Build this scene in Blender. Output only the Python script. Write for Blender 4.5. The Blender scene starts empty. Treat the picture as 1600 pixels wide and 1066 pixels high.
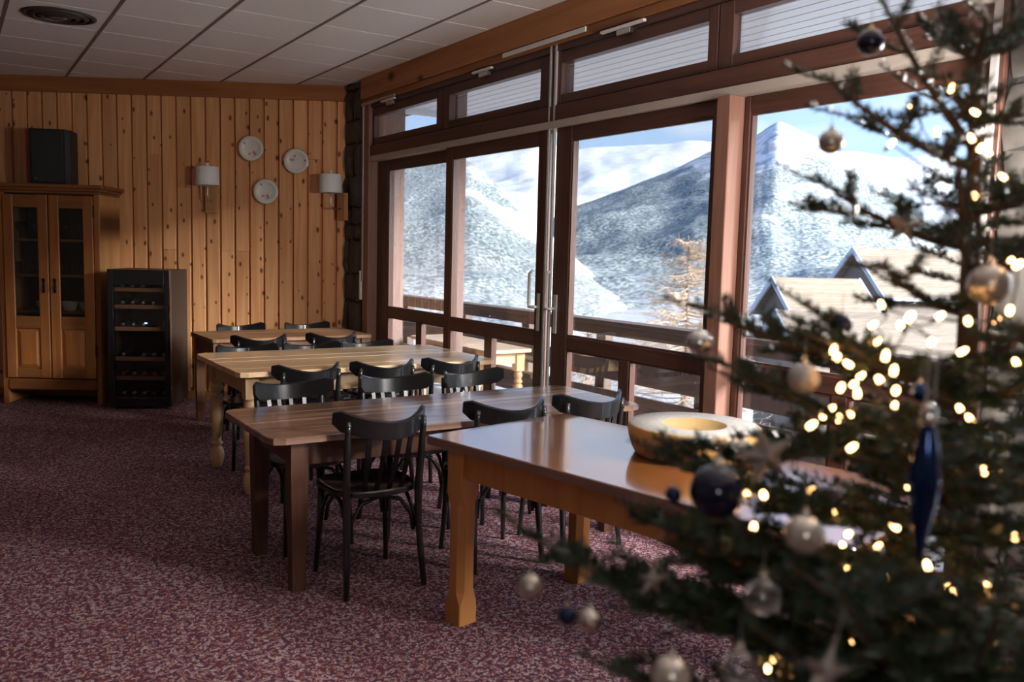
import bpy, bmesh, math, random
from mathutils import Vector, Matrix, noise
random.seed(7)
SC = bpy.context.scene
COL = SC.collection
PI = math.pi
# ---------------------------------------------------------------- camera
cam_d = bpy.data.cameras.new('camera'); cam = bpy.data.objects.new('camera', cam_d); COL.objects.link(cam)
yaw, pitch, roll = .576682, .100345, .025639
f_ = Vector((math.sin(yaw)*math.cos(pitch), math.cos(yaw)*math.cos(pitch), -math.sin(pitch)))
r_ = Vector((math.cos(yaw), -math.sin(yaw), 0)); u_ = r_.cross(f_)
r2 = math.cos(roll)*r_ + math.sin(roll)*u_; u2 = -math.sin(roll)*r_ + math.cos(roll)*u_
cam.matrix_world = Matrix(((r2.x, u2.x, -f_.x, 0), (r2.y, u2.y, -f_.y, 0), (r2.z, u2.z, -f_.z, 1.5), (0, 0, 0, 1)))
cam_d.sensor_width = 36; cam_d.lens = 1364.54/1600*36
cam_d.clip_start = .05; cam_d.clip_end = 20000
cam_d.dof.use_dof = True; cam_d.dof.focus_distance = 5.5; cam_d.dof.aperture_fstop = 3.4
SC.camera = cam
# ---------------------------------------------------------------- sky
w = bpy.data.worlds.new('sky'); SC.world = w; w.use_nodes = True
nt = w.node_tree; nt.nodes.clear()
def N(nt, t, **k):
    n = nt.nodes.new(t)
    for a, b in k.items(): setattr(n, a, b)
    return n
def L(nt, a, b): nt.links.new(a, b)
out = N(nt, 'ShaderNodeOutputWorld'); bg = N(nt, 'ShaderNodeBackground')
tc = N(nt, 'ShaderNodeTexCoord'); sep = N(nt, 'ShaderNodeSeparateXYZ'); L(nt, tc.outputs['Generated'], sep.inputs[0])
rp = N(nt, 'ShaderNodeValToRGB'); L(nt, sep.outputs['Z'], rp.inputs[0])
rp.color_ramp.elements[0].position = 0.0; rp.color_ramp.elements[0].color = (.55, .74, .97, 1)
rp.color_ramp.elements[1].position = .5; rp.color_ramp.elements[1].color = (.15, .36, .84, 1)
mp = N(nt, 'ShaderNodeMapping'); mp.inputs['Scale'].default_value = (2.2, 2.2, 12); L(nt, tc.outputs['Generated'], mp.inputs[0])
nz = N(nt, 'ShaderNodeTexNoise'); nz.inputs['Scale'].default_value = 1.6; nz.inputs['Detail'].default_value = 6; L(nt, mp.outputs[0], nz.inputs[0])
cr = N(nt, 'ShaderNodeValToRGB'); cr.color_ramp.elements[0].position = .46; cr.color_ramp.elements[1].position = .74
L(nt, nz.outputs['Fac'], cr.inputs[0])
mx = N(nt, 'ShaderNodeMixRGB'); mx.inputs[2].default_value = (.88, .93, 1.0, 1)
L(nt, cr.outputs[0], mx.inputs[0]); L(nt, rp.outputs[0], mx.inputs[1])
L(nt, mx.outputs[0], bg.inputs[0]); bg.inputs[1].default_value = .47; L(nt, bg.outputs[0], out.inputs[0])
# ---------------------------------------------------------------- sun (veiled by thin cloud, so it is soft)
sd = bpy.data.lights.new('sun', 'SUN'); sun = bpy.data.objects.new('sun', sd); COL.objects.link(sun)
sd.energy = 6.2; sd.angle = math.radians(22); sd.color = (1.0, .97, .93)
SAZ, SEL = math.radians(148), math.radians(20)
sdir = Vector((math.sin(SAZ)*math.cos(SEL), math.cos(SAZ)*math.cos(SEL), math.sin(SEL)))
sun.rotation_euler = sdir.to_track_quat('Z', 'Y').to_euler(); sun.location = (12, -6, 14)
vs = SC.view_settings
vs.view_transform = 'Standard'; vs.look = 'None'; vs.gamma = 1; vs.use_curve_mapping = False
vs.exposure = 1.78
try:
    SC.cycles.use_denoising = True
    SC.cycles.max_bounces = 10; SC.cycles.diffuse_bounces = 5; SC.cycles.transparent_max_bounces = 24
    SC.cycles.caustics_reflective = False; SC.cycles.caustics_refractive = False
    SC.cycles.sample_clamp_indirect = 6
except Exception: pass
# ---------------------------------------------------------------- helpers
class MB:
    def __init__(s): s.v = []; s.f = []
    def add(s, v, f):
        o = len(s.v); s.v += [tuple(p) for p in v]; s.f += [tuple(i+o for i in q) for q in f]; return s
    def box(s, x0, x1, y0, y1, z0, z1, b=0):
        if b <= 0:
            v = [(x, y, z) for x in (x0, x1) for y in (y0, y1) for z in (z0, z1)]
            return s.add(v, [(0,1,3,2),(4,6,7,5),(0,4,5,1),(2,3,7,6),(0,2,6,4),(1,5,7,3)])
        bm = bmesh.new()
        vs_ = [bm.verts.new((x, y, z)) for x in (x0, x1) for y in (y0, y1) for z in (z0, z1)]
        for q in [(0,1,3,2),(4,6,7,5),(0,4,5,1),(2,3,7,6),(0,2,6,4),(1,5,7,3)]: bm.faces.new([vs_[i] for i in q])
        bmesh.ops.bevel(bm, geom=bm.edges[:], offset=b, segments=1, affect='EDGES', profile=.5)
        bm.verts.index_update()
        s.add([p.co[:] for p in bm.verts], [[p.index for p in q.verts] for q in bm.faces]); bm.free(); return s
    def tube(s, pts, rad, n=8, cap=True, flat=1.0):
        pts = [Vector(p) for p in pts]; m = len(pts)
        if not hasattr(rad, '__len__'): rad = [rad]*m
        t = (pts[1]-pts[0]).normalized()
        up = Vector((0,0,1)) if abs(t.z) < .9 else Vector((0,1,0))
        a = t.cross(up).normalized(); rings = []
        for i, p in enumerate(pts):
            t = (pts[min(i+1, m-1)]-pts[max(i-1, 0)]).normalized()
            a = (a - t*a.dot(t)).normalized(); b = t.cross(a)
            rings.append([p + rad[i]*(math.cos(2*PI*k/n)*a + flat*math.sin(2*PI*k/n)*b) for k in range(n)])
        v = [q for r in rings for q in r]; f = []
        for i in range(m-1):
            for k in range(n): f.append((i*n+k, i*n+(k+1) % n, (i+1)*n+(k+1) % n, (i+1)*n+k))
        if cap: f.append(tuple(range(n))[::-1]); f.append(tuple((m-1)*n+k for k in range(n)))
        return s.add(v, f)
    def lathe(s, prof, n=24, c=(0,0,0), cap=True):
        v = []; f = []; m = len(prof)
        for r, z in prof:
            for k in range(n): v.append((c[0]+r*math.cos(2*PI*k/n), c[1]+r*math.sin(2*PI*k/n), c[2]+z))
        for i in range(m-1):
            for k in range(n): f.append((i*n+k, i*n+(k+1) % n, (i+1)*n+(k+1) % n, (i+1)*n+k))
        if cap: f.append(tuple(range(n))[::-1]); f.append(tuple((m-1)*n+k for k in range(n)))
        return s.add(v, f)
    def prism(s, poly, z0, z1, inset=0, bev=0):
        n = len(poly); v = [(x, y, z0) for x, y in poly]+[(x, y, z1) for x, y in poly]
        f = [tuple(range(n))[::-1], tuple(range(n, 2*n))]+[(i, (i+1) % n, n+(i+1) % n, n+i) for i in range(n)]
        return s.add(v, f)
    def xform(s, M):
        s.v = [tuple(M @ Vector(p)) for p in s.v]; return s
    def mesh(s, name, m, smooth=False):
        me = bpy.data.meshes.new(name); me.from_pydata(s.v, [], s.f); me.update()
        bm = bmesh.new(); bm.from_mesh(me); bmesh.ops.recalc_face_normals(bm, faces=bm.faces); bm.to_mesh(me); bm.free()
        if m: me.materials.append(m)
        if smooth:
            me.polygons.foreach_set('use_smooth', [True]*len(me.polygons))
            if smooth != 'all': 
                try: me.set_sharp_from_angle(angle=math.radians(38))
                except Exception: pass
        return me
    def build(s, name, m, parent=None, smooth=False, loc=(0,0,0), rotz=0):
        return place(s.mesh(name, m, smooth), name, parent, loc, rotz)
def place(me, name, parent=None, loc=(0,0,0), rotz=0):
    o = bpy.data.objects.new(name, me); COL.objects.link(o); o.location = loc; o.rotation_euler = (0,0,rotz)
    if parent: o.parent = parent
    return o
def empty(name, loc=(0,0,0), rotz=0):
    o = bpy.data.objects.new(name, None); COL.objects.link(o); o.location = loc; o.rotation_euler = (0,0,rotz); o.empty_display_size = .1; return o
def tag(o, label=None, cat=None, group=None, kind=None):
    if label: o['label'] = label
    if cat: o['category'] = cat
    if group: o['group'] = group
    if kind: o['kind'] = kind
    return o
def thing(name, label, cat, loc=(0,0,0), rotz=0, group=None, kind=None): return tag(empty(name, loc, rotz), label, cat, group, kind)
def struct(o): o['kind'] = 'structure'; return o
def copy_tree(o, parent=None):
    c = o.copy(); COL.objects.link(c); c.parent = parent
    for ch in [x for x in o.children]: copy_tree(ch, c)
    return c
def bez(p0, p1, p2, n):
    p0, p1, p2 = map(Vector, (p0, p1, p2))
    return [(1-t)**2*p0+2*t*(1-t)*p1+t*t*p2 for t in [i/n for i in range(n+1)]]
# ---------------------------------------------------------------- materials
def newmat(name):
    m = bpy.data.materials.new(name); m.use_nodes = True; nt = m.node_tree
    return m, nt, nt.nodes['Principled BSDF']
def mat(name, col, rough=.5, metal=0, coat=0, spec=.5, trans=0, emis=None, es=0, sheen=0, noise_amt=.12, nscale=12, bump=0):
    m, nt, b = newmat(name)
    b.inputs['Roughness'].default_value = rough; b.inputs['Metallic'].default_value = metal
    b.inputs['Coat Weight'].default_value = coat; b.inputs['Specular IOR Level'].default_value = spec
    b.inputs['Transmission Weight'].default_value = trans
    tc = N(nt, 'ShaderNodeTexCoord'); nz = N(nt, 'ShaderNodeTexNoise'); nz.inputs['Scale'].default_value = nscale; nz.inputs['Detail'].default_value = 4
    L(nt, tc.outputs['Object'], nz.inputs[0])
    mx = N(nt, 'ShaderNodeMixRGB'); mx.inputs[1].default_value = tuple(c*(1-noise_amt) for c in col)+(1,); mx.inputs[2].default_value = tuple(min(1, c*(1+noise_amt)) for c in col)+(1,)
    L(nt, nz.outputs['Fac'], mx.inputs[0]); L(nt, mx.outputs[0], b.inputs['Base Color'])
    if emis: b.inputs['Emission Color'].default_value = tuple(emis)+(1,); b.inputs['Emission Strength'].default_value = es
    if bump:
        bp = N(nt, 'ShaderNodeBump'); bp.inputs['Strength'].default_value = bump; bp.inputs['Distance'].default_value = .004
        L(nt, nz.outputs['Fac'], bp.inputs['Height']); L(nt, bp.outputs[0], b.inputs['Normal'])
    return m
def wood(name, c1, c2, axis=2, rough=.45, knots=0, rand=.2, coat=0, gs=26, kscale=5.5, wear=None, spec=.4, bump=.15, cior=1.5, crough=.18):
    m, nt, b = newmat(name)
    tc = N(nt, 'ShaderNodeTexCoord'); oi = N(nt, 'ShaderNodeObjectInfo')
    ml = N(nt, 'ShaderNodeMath', operation='MULTIPLY'); ml.inputs[1].default_value = 37.; L(nt, oi.outputs['Random'], ml.inputs[0])
    ad = N(nt, 'ShaderNodeVectorMath', operation='ADD'); L(nt, tc.outputs['Object'], ad.inputs[0]); L(nt, ml.outputs[0], ad.inputs[1])
    mp = N(nt, 'ShaderNodeMapping'); sc = [1, 1, 1]; sc[axis] = .06; mp.inputs['Scale'].default_value = sc; L(nt, ad.outputs[0], mp.inputs[0])
    nz = N(nt, 'ShaderNodeTexNoise'); nz.inputs['Scale'].default_value = gs; nz.inputs['Detail'].default_value = 5; nz.inputs['Distortion'].default_value = .8
    L(nt, mp.outputs[0], nz.inputs[0])
    rp = N(nt, 'ShaderNodeValToRGB'); rp.color_ramp.elements[0].position = .32; rp.color_ramp.elements[1].position = .68
    rp.color_ramp.elements[0].color = tuple(c2)+(1,); rp.color_ramp.elements[1].color = tuple(c1)+(1,); L(nt, nz.outputs['Fac'], rp.inputs[0])
    colr = rp.outputs[0]
    if knots:
        mk = N(nt, 'ShaderNodeMapping'); sk = [1, 1, 1]; sk[axis] = .55; mk.inputs['Scale'].default_value = sk; L(nt, ad.outputs[0], mk.inputs[0])
        vo = N(nt, 'ShaderNodeTexVoronoi', voronoi_dimensions='2D'); vo.inputs['Scale'].default_value = kscale
        kx = N(nt, 'ShaderNodeSeparateXYZ'); kc = N(nt, 'ShaderNodeCombineXYZ'); L(nt, mk.outputs[0], kx.inputs[0]); L(nt, kx.outputs[1 if axis == 1 else 0], kc.inputs[0]); L(nt, kx.outputs[1 if axis == 0 else 2], kc.inputs[1]); L(nt, kc.outputs[0], vo.inputs[0])
        kr = N(nt, 'ShaderNodeValToRGB'); kr.color_ramp.elements[0].position = .05; kr.color_ramp.elements[1].position = .15
        kr.color_ramp.elements[0].color = (1, 1, 1, 1); kr.color_ramp.elements[1].color = (0, 0, 0, 1); kv = N(nt, 'ShaderNodeSeparateColor'); L(nt, vo.outputs['Color'], kv.inputs[0]); kd = N(nt, 'ShaderNodeMath', operation='ADD'); kd.inputs[1].default_value = .45; L(nt, kv.outputs[1], kd.inputs[0])
        kq = N(nt, 'ShaderNodeMath', operation='DIVIDE'); L(nt, vo.outputs['Distance'], kq.inputs[0]); L(nt, kd.outputs[0], kq.inputs[1]); L(nt, kq.outputs[0], kr.inputs[0])
        # only some cells carry a knot
        gt = N(nt, 'ShaderNodeMath', operation='GREATER_THAN'); gt.inputs[1].default_value = 1-knots
        sx = N(nt, 'ShaderNodeSeparateColor'); L(nt, vo.outputs['Color'], sx.inputs[0]); L(nt, sx.outputs[0], gt.inputs[0])
        mm = N(nt, 'ShaderNodeMath', operation='MULTIPLY'); L(nt, kr.outputs[0], mm.inputs[0]); L(nt, gt.outputs[0], mm.inputs[1])
        mk2 = N(nt, 'ShaderNodeMixRGB'); mk2.inputs[2].default_value = (c2[0]*.22, c2[1]*.16, c2[2]*.14, 1)
        L(nt, mm.outputs[0], mk2.inputs[0]); L(nt, colr, mk2.inputs[1]); colr = mk2.outputs[0]
    if wear:
        n2 = N(nt, 'ShaderNodeTexNoise'); n2.inputs['Scale'].default_value = 7; n2.inputs['Detail'].default_value = 6; L(nt, mp.outputs[0], n2.inputs[0])
        wr = N(nt, 'ShaderNodeValToRGB'); wr.color_ramp.elements[0].position = .52; wr.color_ramp.elements[1].position = .68; L(nt, n2.outputs['Fac'], wr.inputs[0])
        mw = N(nt, 'ShaderNodeMixRGB'); mw.inputs[2].default_value = tuple(wear)+(1,); L(nt, wr.outputs[0], mw.inputs[0]); L(nt, colr, mw.inputs[1]); colr = mw.outputs[0]
    hs = N(nt, 'ShaderNodeHueSaturation'); L(nt, colr, hs.inputs['Color'])
    mr = N(nt, 'ShaderNodeMapRange'); mr.inputs['To Min'].default_value = 1-rand; mr.inputs['To Max'].default_value = 1+rand; L(nt, oi.outputs['Random'], mr.inputs['Value']); L(nt, mr.outputs[0], hs.inputs['Value'])
    L(nt, hs.outputs[0], b.inputs['Base Color'])
    b.inputs['Roughness'].default_value = rough; b.inputs['Coat Weight'].default_value = coat; b.inputs['Coat Roughness'].default_value = crough; b.inputs['Coat IOR'].default_value = cior; b.inputs['Specular IOR Level'].default_value = spec
    bp = N(nt, 'ShaderNodeBump'); bp.inputs['Strength'].default_value = bump; bp.inputs['Distance'].default_value = .002
    L(nt, nz.outputs['Fac'], bp.inputs['Height']); L(nt, bp.outputs[0], b.inputs['Normal'])
    return m
def glassmat(name, tint=(1, 1, 1), refl=.12, rough=0.0):
    m, nt, b = newmat(name); nt.nodes.remove(b); o = nt.nodes['Material Output']
    tr = N(nt, 'ShaderNodeBsdfTransparent'); tr.inputs[0].default_value = tuple(tint)+(1,)
    gl = N(nt, 'ShaderNodeBsdfGlossy'); gl.inputs['Roughness'].default_value = rough
    fr = N(nt, 'ShaderNodeFresnel'); fr.inputs[0].default_value = 1.45
    ml = N(nt, 'ShaderNodeMath', operation='MULTIPLY_ADD'); ml.inputs[1].default_value = .45; ml.inputs[2].default_value = refl-.04; ml.use_clamp = True
    L(nt, fr.outputs[0], ml.inputs[0])
    mx = N(nt, 'ShaderNodeMixShader'); L(nt, ml.outputs[0], mx.inputs[0]); L(nt, tr.outputs[0], mx.inputs[1]); L(nt, gl.outputs[0], mx.inputs[2]); L(nt, mx.outputs[0], o.inputs[0])
    return m
M = {}
M['pine_wall'] = wood('pine_wall', (.78, .41, .195), (.63, .285, .115), 2, .45, knots=.5, rand=.12, gs=18, kscale=10)
M['frieze'] = wood('frieze_wood', (.36, .14, .045), (.26, .09, .03), 0, .5, gs=14)
M['beam'] = wood('beam_wood', (.40, .17, .06), (.28, .105, .035), 1, .5, knots=.3, gs=14, kscale=3)
M['frame'] = wood('window_frame_wood', (.105, .044, .030), (.065, .027, .019), 2, .42, rand=.06, gs=30)
M['frameh'] = wood('window_frame_wood_across', (.105, .044, .030), (.065, .027, .019), 1, .42, rand=.06, gs=30)
M['post'] = wood('post_wood', (.27, .135, .095), (.20, .095, .066), 2, .5, rand=.05, gs=30)
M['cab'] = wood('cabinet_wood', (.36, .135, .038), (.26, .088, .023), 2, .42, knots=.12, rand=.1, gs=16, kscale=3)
M['cabside'] = wood('cabinet_side_pine', (.58, .31, .13), (.46, .22, .08), 2, .45, knots=.3, rand=.05, gs=12, kscale=2.2)
M['cabh'] = wood('cabinet_wood_across', (.26, .10, .03), (.18, .065, .018), 0, .42, rand=.1, gs=16)
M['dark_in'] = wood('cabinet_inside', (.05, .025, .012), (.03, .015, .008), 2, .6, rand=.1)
M['worn'] = wood('worn_table_wood', (.15, .075, .05), (.075, .036, .024), 0, .33, rand=.18, gs=20, wear=(.36, .23, .155), spec=.6, bump=1.0, coat=.7, cior=1.7)
M['wornedge'] = wood('worn_table_leg_wood', (.10, .04, .022), (.06, .024, .014), 2, .45, rand=.1)
M['pine'] = wood('pale_pine', (.74, .53, .32), (.60, .38, .19), 0, .33, knots=.12, rand=.1, gs=14, kscale=3, spec=.6, coat=.5, cior=1.6)
M['pinez'] = wood('pale_pine_upright', (.66, .44, .24), (.55, .33, .16), 2, .42, rand=.06, gs=14)
M['oak'] = wood('honey_oak_top', (.20, .078, .025), (.165, .062, .019), 1, .2, rand=.05, gs=14, coat=1.0, spec=.8, bump=.03, cior=2.5, crough=.1)
M['oakz'] = wood('honey_oak_leg', (.50, .22, .07), (.40, .16, .045), 2, .38, rand=.06, gs=14)
M['brown'] = wood('old_brown_wood', (.34, .19, .10), (.24, .125, .06), 0, .36, rand=.08, gs=16)
M['brownz'] = wood('old_brown_wood_upright', (.22, .10, .05), (.15, .065, .03), 2, .45, rand=.08, gs=16)
M['black'] = mat('black_lacquer', (.006, .006, .007), .34, coat=.55, noise_amt=.3, nscale=40)
M['blackp'] = mat('black_plastic', (.012, .012, .013), .55, noise_amt=.2, nscale=60)
M['grille'] = mat('speaker_grille', (.018, .018, .02), .7, noise_amt=.5, nscale=300, bump=.5)
M['fridge'] = mat('fridge_dark_steel', (.035, .028, .024), .45, noise_amt=.2, nscale=60)
M['gloss_black'] = mat('gloss_black', (.006, .006, .008), .08, coat=.5)
M['bottle'] = mat('bottle_glass', (.012, .03, .014), .12, noise_amt=.3)
M['foil'] = mat('bottle_foil', (.55, .52, .5), .3, metal=.8)
M['white'] = mat('white_paint', (.78, .78, .77), .45)
M['shade'] = mat('lamp_shade_fabric', (.80, .79, .77), .8, nscale=200)
M['metal'] = mat('brushed_metal', (.62, .60, .58), .3, metal=1)
M['iron'] = mat('dark_iron', (.015, .013, .012), .45, metal=.6)
M['grey'] = mat('grey_seal', (.42, .39, .37), .55)
M['grey2'] = mat('satin_grey_metal', (.52, .50, .48), .4, metal=.3)
M['strip'] = mat('pale_strip', (.42, .36, .31), .55)
M['plate'] = mat('glazed_porcelain', (.74, .72, .66), .16, coat=.4, noise_amt=.04)
M['trail'] = mat('ceiling_runner', (.20, .15, .13), .6)
M['ceil_back'] = mat('ceiling_void', (.17, .14, .13), .9)
M['glass'] = glassmat('window_glass', (.985, .99, .992), .03)
M['cabglass'] = glassmat('cabinet_glass', (.85, .85, .85), .06)
M['fridgeglass'] = glassmat('fridge_door_glass', (.80, .77, .75), .07)
M['tumbler'] = glassmat('glassware', (.86, .9, .92), .16)
M['stone'] = mat('rubble_stone', (.085, .075, .066), .85, noise_amt=.55, nscale=14, bump=1.0)
M['mortar'] = mat('dark_mortar', (.03, .027, .025), .95, noise_amt=.3, nscale=30)
M['plaster'] = mat('plaster', (.36, .31, .26), .8)
M['soffit'] = mat('soffit_paint', (.62, .64, .66), .6, noise_amt=.05)
M['extwood'] = wood('weathered_wood', (.16, .115, .095), (.11, .075, .062), 1, .7, rand=.12)
M['extpost'] = wood('weathered_post', (.19, .13, .115), (.14, .09, .08), 2, .7, rand=.15)
M['cheese'] = mat('cheese_rind_side', (.62, .35, .12), .45, noise_amt=.10, nscale=16)
M['cheesetop'] = mat('cheese_rind_top', (.40, .385, .36), .75, noise_amt=.3, nscale=60, bump=.8)
M['cheesein'] = mat('cheese_paste', (.42, .28, .12), .55, noise_amt=.1, nscale=30)
M['snow'] = mat('snow', (.80, .82, .85), .8, noise_amt=.04, nscale=2)
# speckled ceiling tile
m, nt, b = newmat('ceiling_tile'); M['tile'] = m
tc = N(nt, 'ShaderNodeTexCoord'); oi = N(nt, 'ShaderNodeObjectInfo'); nz = N(nt, 'ShaderNodeTexNoise'); nz.inputs['Scale'].default_value = 160; nz.inputs['Detail'].default_value = 3
L(nt, tc.outputs['Object'], nz.inputs[0]); mr = N(nt, 'ShaderNodeMapRange'); mr.inputs['To Min'].default_value = .94; mr.inputs['To Max'].default_value = 1.04; L(nt, oi.outputs['Random'], mr.inputs['Value'])
rp = N(nt, 'ShaderNodeValToRGB'); rp.color_ramp.elements[0].color = (.78, .75, .73, 1); rp.color_ramp.elements[1].color = (.88, .86, .85, 1); L(nt, nz.outputs['Fac'], rp.inputs[0])
hs = N(nt, 'ShaderNodeHueSaturation'); L(nt, rp.outputs[0], hs.inputs['Color']); L(nt, mr.outputs[0], hs.inputs['Value']); L(nt, hs.outputs[0], b.inputs['Base Color']); b.inputs['Roughness'].default_value = .85
# carpet with pale squiggles
m, nt, b = newmat('patterned_carpet'); M['carpet'] = m
tc = N(nt, 'ShaderNodeTexCoord'); nz = N(nt, 'ShaderNodeTexNoise'); nz.inputs['Scale'].default_value = 40; nz.inputs['Detail'].default_value = 1.0; nz.inputs['Distortion'].default_value = 1.2
L(nt, tc.outputs['Object'], nz.inputs[0])
s1 = N(nt, 'ShaderNodeMath', operation='SUBTRACT'); s1.inputs[1].default_value = .5; L(nt, nz.outputs['Fac'], s1.inputs[0])
ab = N(nt, 'ShaderNodeMath', operation='ABSOLUTE'); L(nt, s1.outputs[0], ab.inputs[0])
rp = N(nt, 'ShaderNodeValToRGB'); rp.color_ramp.elements[0].position = .032; rp.color_ramp.elements[1].position = .06
rp.color_ramp.elements[0].color = (.50, .39, .40, 1); rp.color_ramp.elements[1].color = (.185, .050, .058, 1); L(nt, ab.outputs[0], rp.inputs[0])
n2 = N(nt, 'ShaderNodeTexNoise'); n2.inputs['Scale'].default_value = 260; L(nt, tc.outputs['Object'], n2.inputs[0])
n3 = N(nt, 'ShaderNodeTexNoise'); n3.inputs['Scale'].default_value = 50; n3.inputs['Detail'].default_value = 0; L(nt, tc.outputs['Object'], n3.inputs[0])
r3 = N(nt, 'ShaderNodeValToRGB'); r3.color_ramp.elements[0].position = .56; r3.color_ramp.elements[1].position = .6; L(nt, n3.outputs['Fac'], r3.inputs[0])
mx3 = N(nt, 'ShaderNodeMixRGB'); mx3.inputs[2].default_value = (.10, .045, .075, 1); L(nt, r3.outputs[0], mx3.inputs[0]); L(nt, rp.outputs[0], mx3.inputs[1])
mx = N(nt, 'ShaderNodeMixRGB', blend_type='MULTIPLY'); mx.inputs[0].default_value = .55; L(nt, mx3.outputs[0], mx.inputs[1])
r2_ = N(nt, 'ShaderNodeValToRGB'); r2_.color_ramp.elements[0].color = (.5, .5, .5, 1); r2_.color_ramp.elements[1].color = (1.3, 1.3, 1.3, 1); L(nt, n2.outputs['Fac'], r2_.inputs[0]); L(nt, r2_.outputs[0], mx.inputs[2])
L(nt, mx.outputs[0], b.inputs['Base Color']); b.inputs['Roughness'].default_value = .95; b.inputs['Specular IOR Level'].default_value = .1
bp = N(nt, 'ShaderNodeBump'); bp.inputs['Strength'].default_value = .6; bp.inputs['Distance'].default_value = .004; L(nt, n2.outputs['Fac'], bp.inputs['Height']); L(nt, bp.outputs[0], b.inputs['Normal'])
# ================================================================ ROOM SHELL
CZ = 3.0526
WA = Vector((.499, 9.759, 0)); WT = Vector((.86014632, -.51004735, 0)); WN = Vector((.51004735, .86014632, 0)); WR = math.atan2(WT.y, WT.x)
def wp(s, n, z=0): return WA + WT*s + WN*n + Vector((0, 0, z))
struct(MB().box(-6, 3.45, -4.5, 13.6, -.2, 0).build('floor', M['carpet']))
ceil = struct(MB().box(-6, 3.30, -4.5, 13.6, CZ+.02, CZ+.3).build('ceiling', M['ceil_back']))
TS = .62; X0 = .99268*1.0333; Y0 = 8.8247*1.0333
tile = MB().box(-TS/2+.004, TS/2-.012, -TS/2+.007, TS/2-.007, 0, .02).mesh('ceiling_tile', M['tile'])
def inside(x, y): return (Vector((x, y, 0))-WA).dot(WN) < -.02 and x < 3.29
for i in range(-9, 5):
    for j in range(-19, 8):
        cx = X0+(i+.5)*TS; cy = Y0+(j+.5)*TS
        if cx < -4.3 or cy < -1.5: continue
        x0, x1, y0, y1 = cx-TS/2+.004, min(cx+TS/2-.012, 3.285), cy-TS/2+.007, cy+TS/2-.007
        cs = [inside(x, y) for x in (x0, x1) for y in (y0, y1)]
        if x1-x0 < .02 or not any(cs): continue
        if all(cs) and x1 < 3.28:
            place(tile, 'ceiling_tile', ceil, (cx, cy, CZ))
        else:   # a cut tile along a wall
            poly = [(x0, y0), (x1, y0), (x1, y1), (x0, y1)]; res = []
            for a, c in zip(poly, poly[1:]+poly[:1]):
                da = (Vector((a[0], a[1], 0))-WA).dot(WN)+.005; dc = (Vector((c[0], c[1], 0))-WA).dot(WN)+.005
                if da < 0: res.append(a)
                if (da < 0) != (dc < 0):
                    t = da/(da-dc); res.append((a[0]+(c[0]-a[0])*t, a[1]+(c[1]-a[1])*t))
            if len(res) > 2: MB().prism([(x-cx, y-cy) for x, y in res], 0, .02).build('ceiling_tile', M['tile'], ceil, loc=(cx, cy, CZ))
for i in range(-8, 5):
    x = X0+i*TS-.004
    if x < 3.27 and x > -4.3:
        y1 = WA.y+(-.01-(x-WA.x)*WN.x)/WN.y
        MB().box(x-.010, x+.010, -1.5, y1, CZ-.004, CZ+.019).build('ceiling_runner', M['trail'], ceil)
# other walls
wb = struct(MB().box(-6.2, 3.30, 0, .25, 0, CZ+.2).build('wall_back', M['dark_in'], None, loc=tuple(wp(0, .02)), rotz=WR))
struct(MB().box(-4.4, -4.2, -4.5, 13.6, 0, CZ+.2).build('wall_left', M['plaster']))
struct(MB().box(-4.2, 3.5, -4.4, -4.2, 0, CZ+.2).build('wall_front', M['plaster']))
# back wall boards
bd = MB()
BW = .139
g = .006
prof = [(-BW/2+.001, .0), (-BW/2+.001, -.006), (-BW/2+.012, -.016), (BW/2-.012, -.016), (BW/2-.001, -.006), (BW/2-.001, 0)]
def board_mesh(z0, z1, w=BW, nm='wall_board'):
    p = [(-w/2+.001, .018), (-w/2+.004, .010), (-w/2+.014, -.016), (w/2-.014, -.016), (w/2-.004, .010), (w/2-.001, .018)]
    return MB().prism(p, z0, z1).mesh(nm, M['pine_wall'])
full = board_mesh(0.0, 2.915); 
random.seed(3)
k = 0; s = 1.146-16*BW-BW/2
while s+BW/2 < 3.30:
    c = s+BW/2
    if c+BW/2 > 3.262: c = (c-BW/2+3.262)/2; wlast = 3.262-(s)
    cut = random.choice([0, 0, .75, 1.45, 2.05, 2.35, 0])
    wd = BW if s+BW <= 3.262 else 3.262-s
    if wd < .03: break
    cx = s+wd/2
    if cut and wd == BW:
        place(board_mesh(0, cut-.001), 'wall_board', wb, (cx, -.02, 0)); place(board_mesh(cut+.001, 2.915), 'wall_board', wb, (cx, -.02, 0))
    else:
        place(full if wd == BW else board_mesh(0, 2.915, wd), 'wall_board', wb, (cx, -.02, 0))
    s += BW
MB().box(-6, 3.27, -.034, .0, 2.905, CZ+.01, .004).build('frieze_board', M['frieze'], wb, loc=(0, -.02, 0))
MB().box(-6, 3.27, -.030, -.0, 0, .07, .004).build('skirting_board', M['frieze'], wb, loc=(0, -.02, 0))
# ================================================================ WINDOW WALL (plane x = 3.30)
XF = 3.30
wr = struct(MB().box(3.30, 3.55, -4.2, 1.10, 2.85, CZ+.3).build('wall_right', M['plaster']))
MB().box(3.30, 3.55, 1.10, 7.62, 2.87, CZ+.3).build('lintel', M['frame'], wr)
MB().box(3.30, 3.55, -4.2, -.44, 0, 2.85).build('wall_pier', M['plaster'], wr)
bm_ = struct(MB().box(3.255, 3.32, 1.05, 7.66, 2.868, CZ, .004).build('trim_1', M['beam']))
MB().box(3.272, 3.325, 1.05, 7.66, 2.815, 2.868, .005).build('beam_moulding', M['beam'], bm_)
MB().box(3.262, 3.272, 4.30, 5.23, 2.832, 2.862, .002).build('cable_cover', M['white'], bm_)
# crumbling foam and cable cover piece by the stone corner
MB().box(3.262, 3.272, 6.95, 7.66, 2.806, 2.83, .002).build('cable_cover', M['strip'], bm_)
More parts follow.
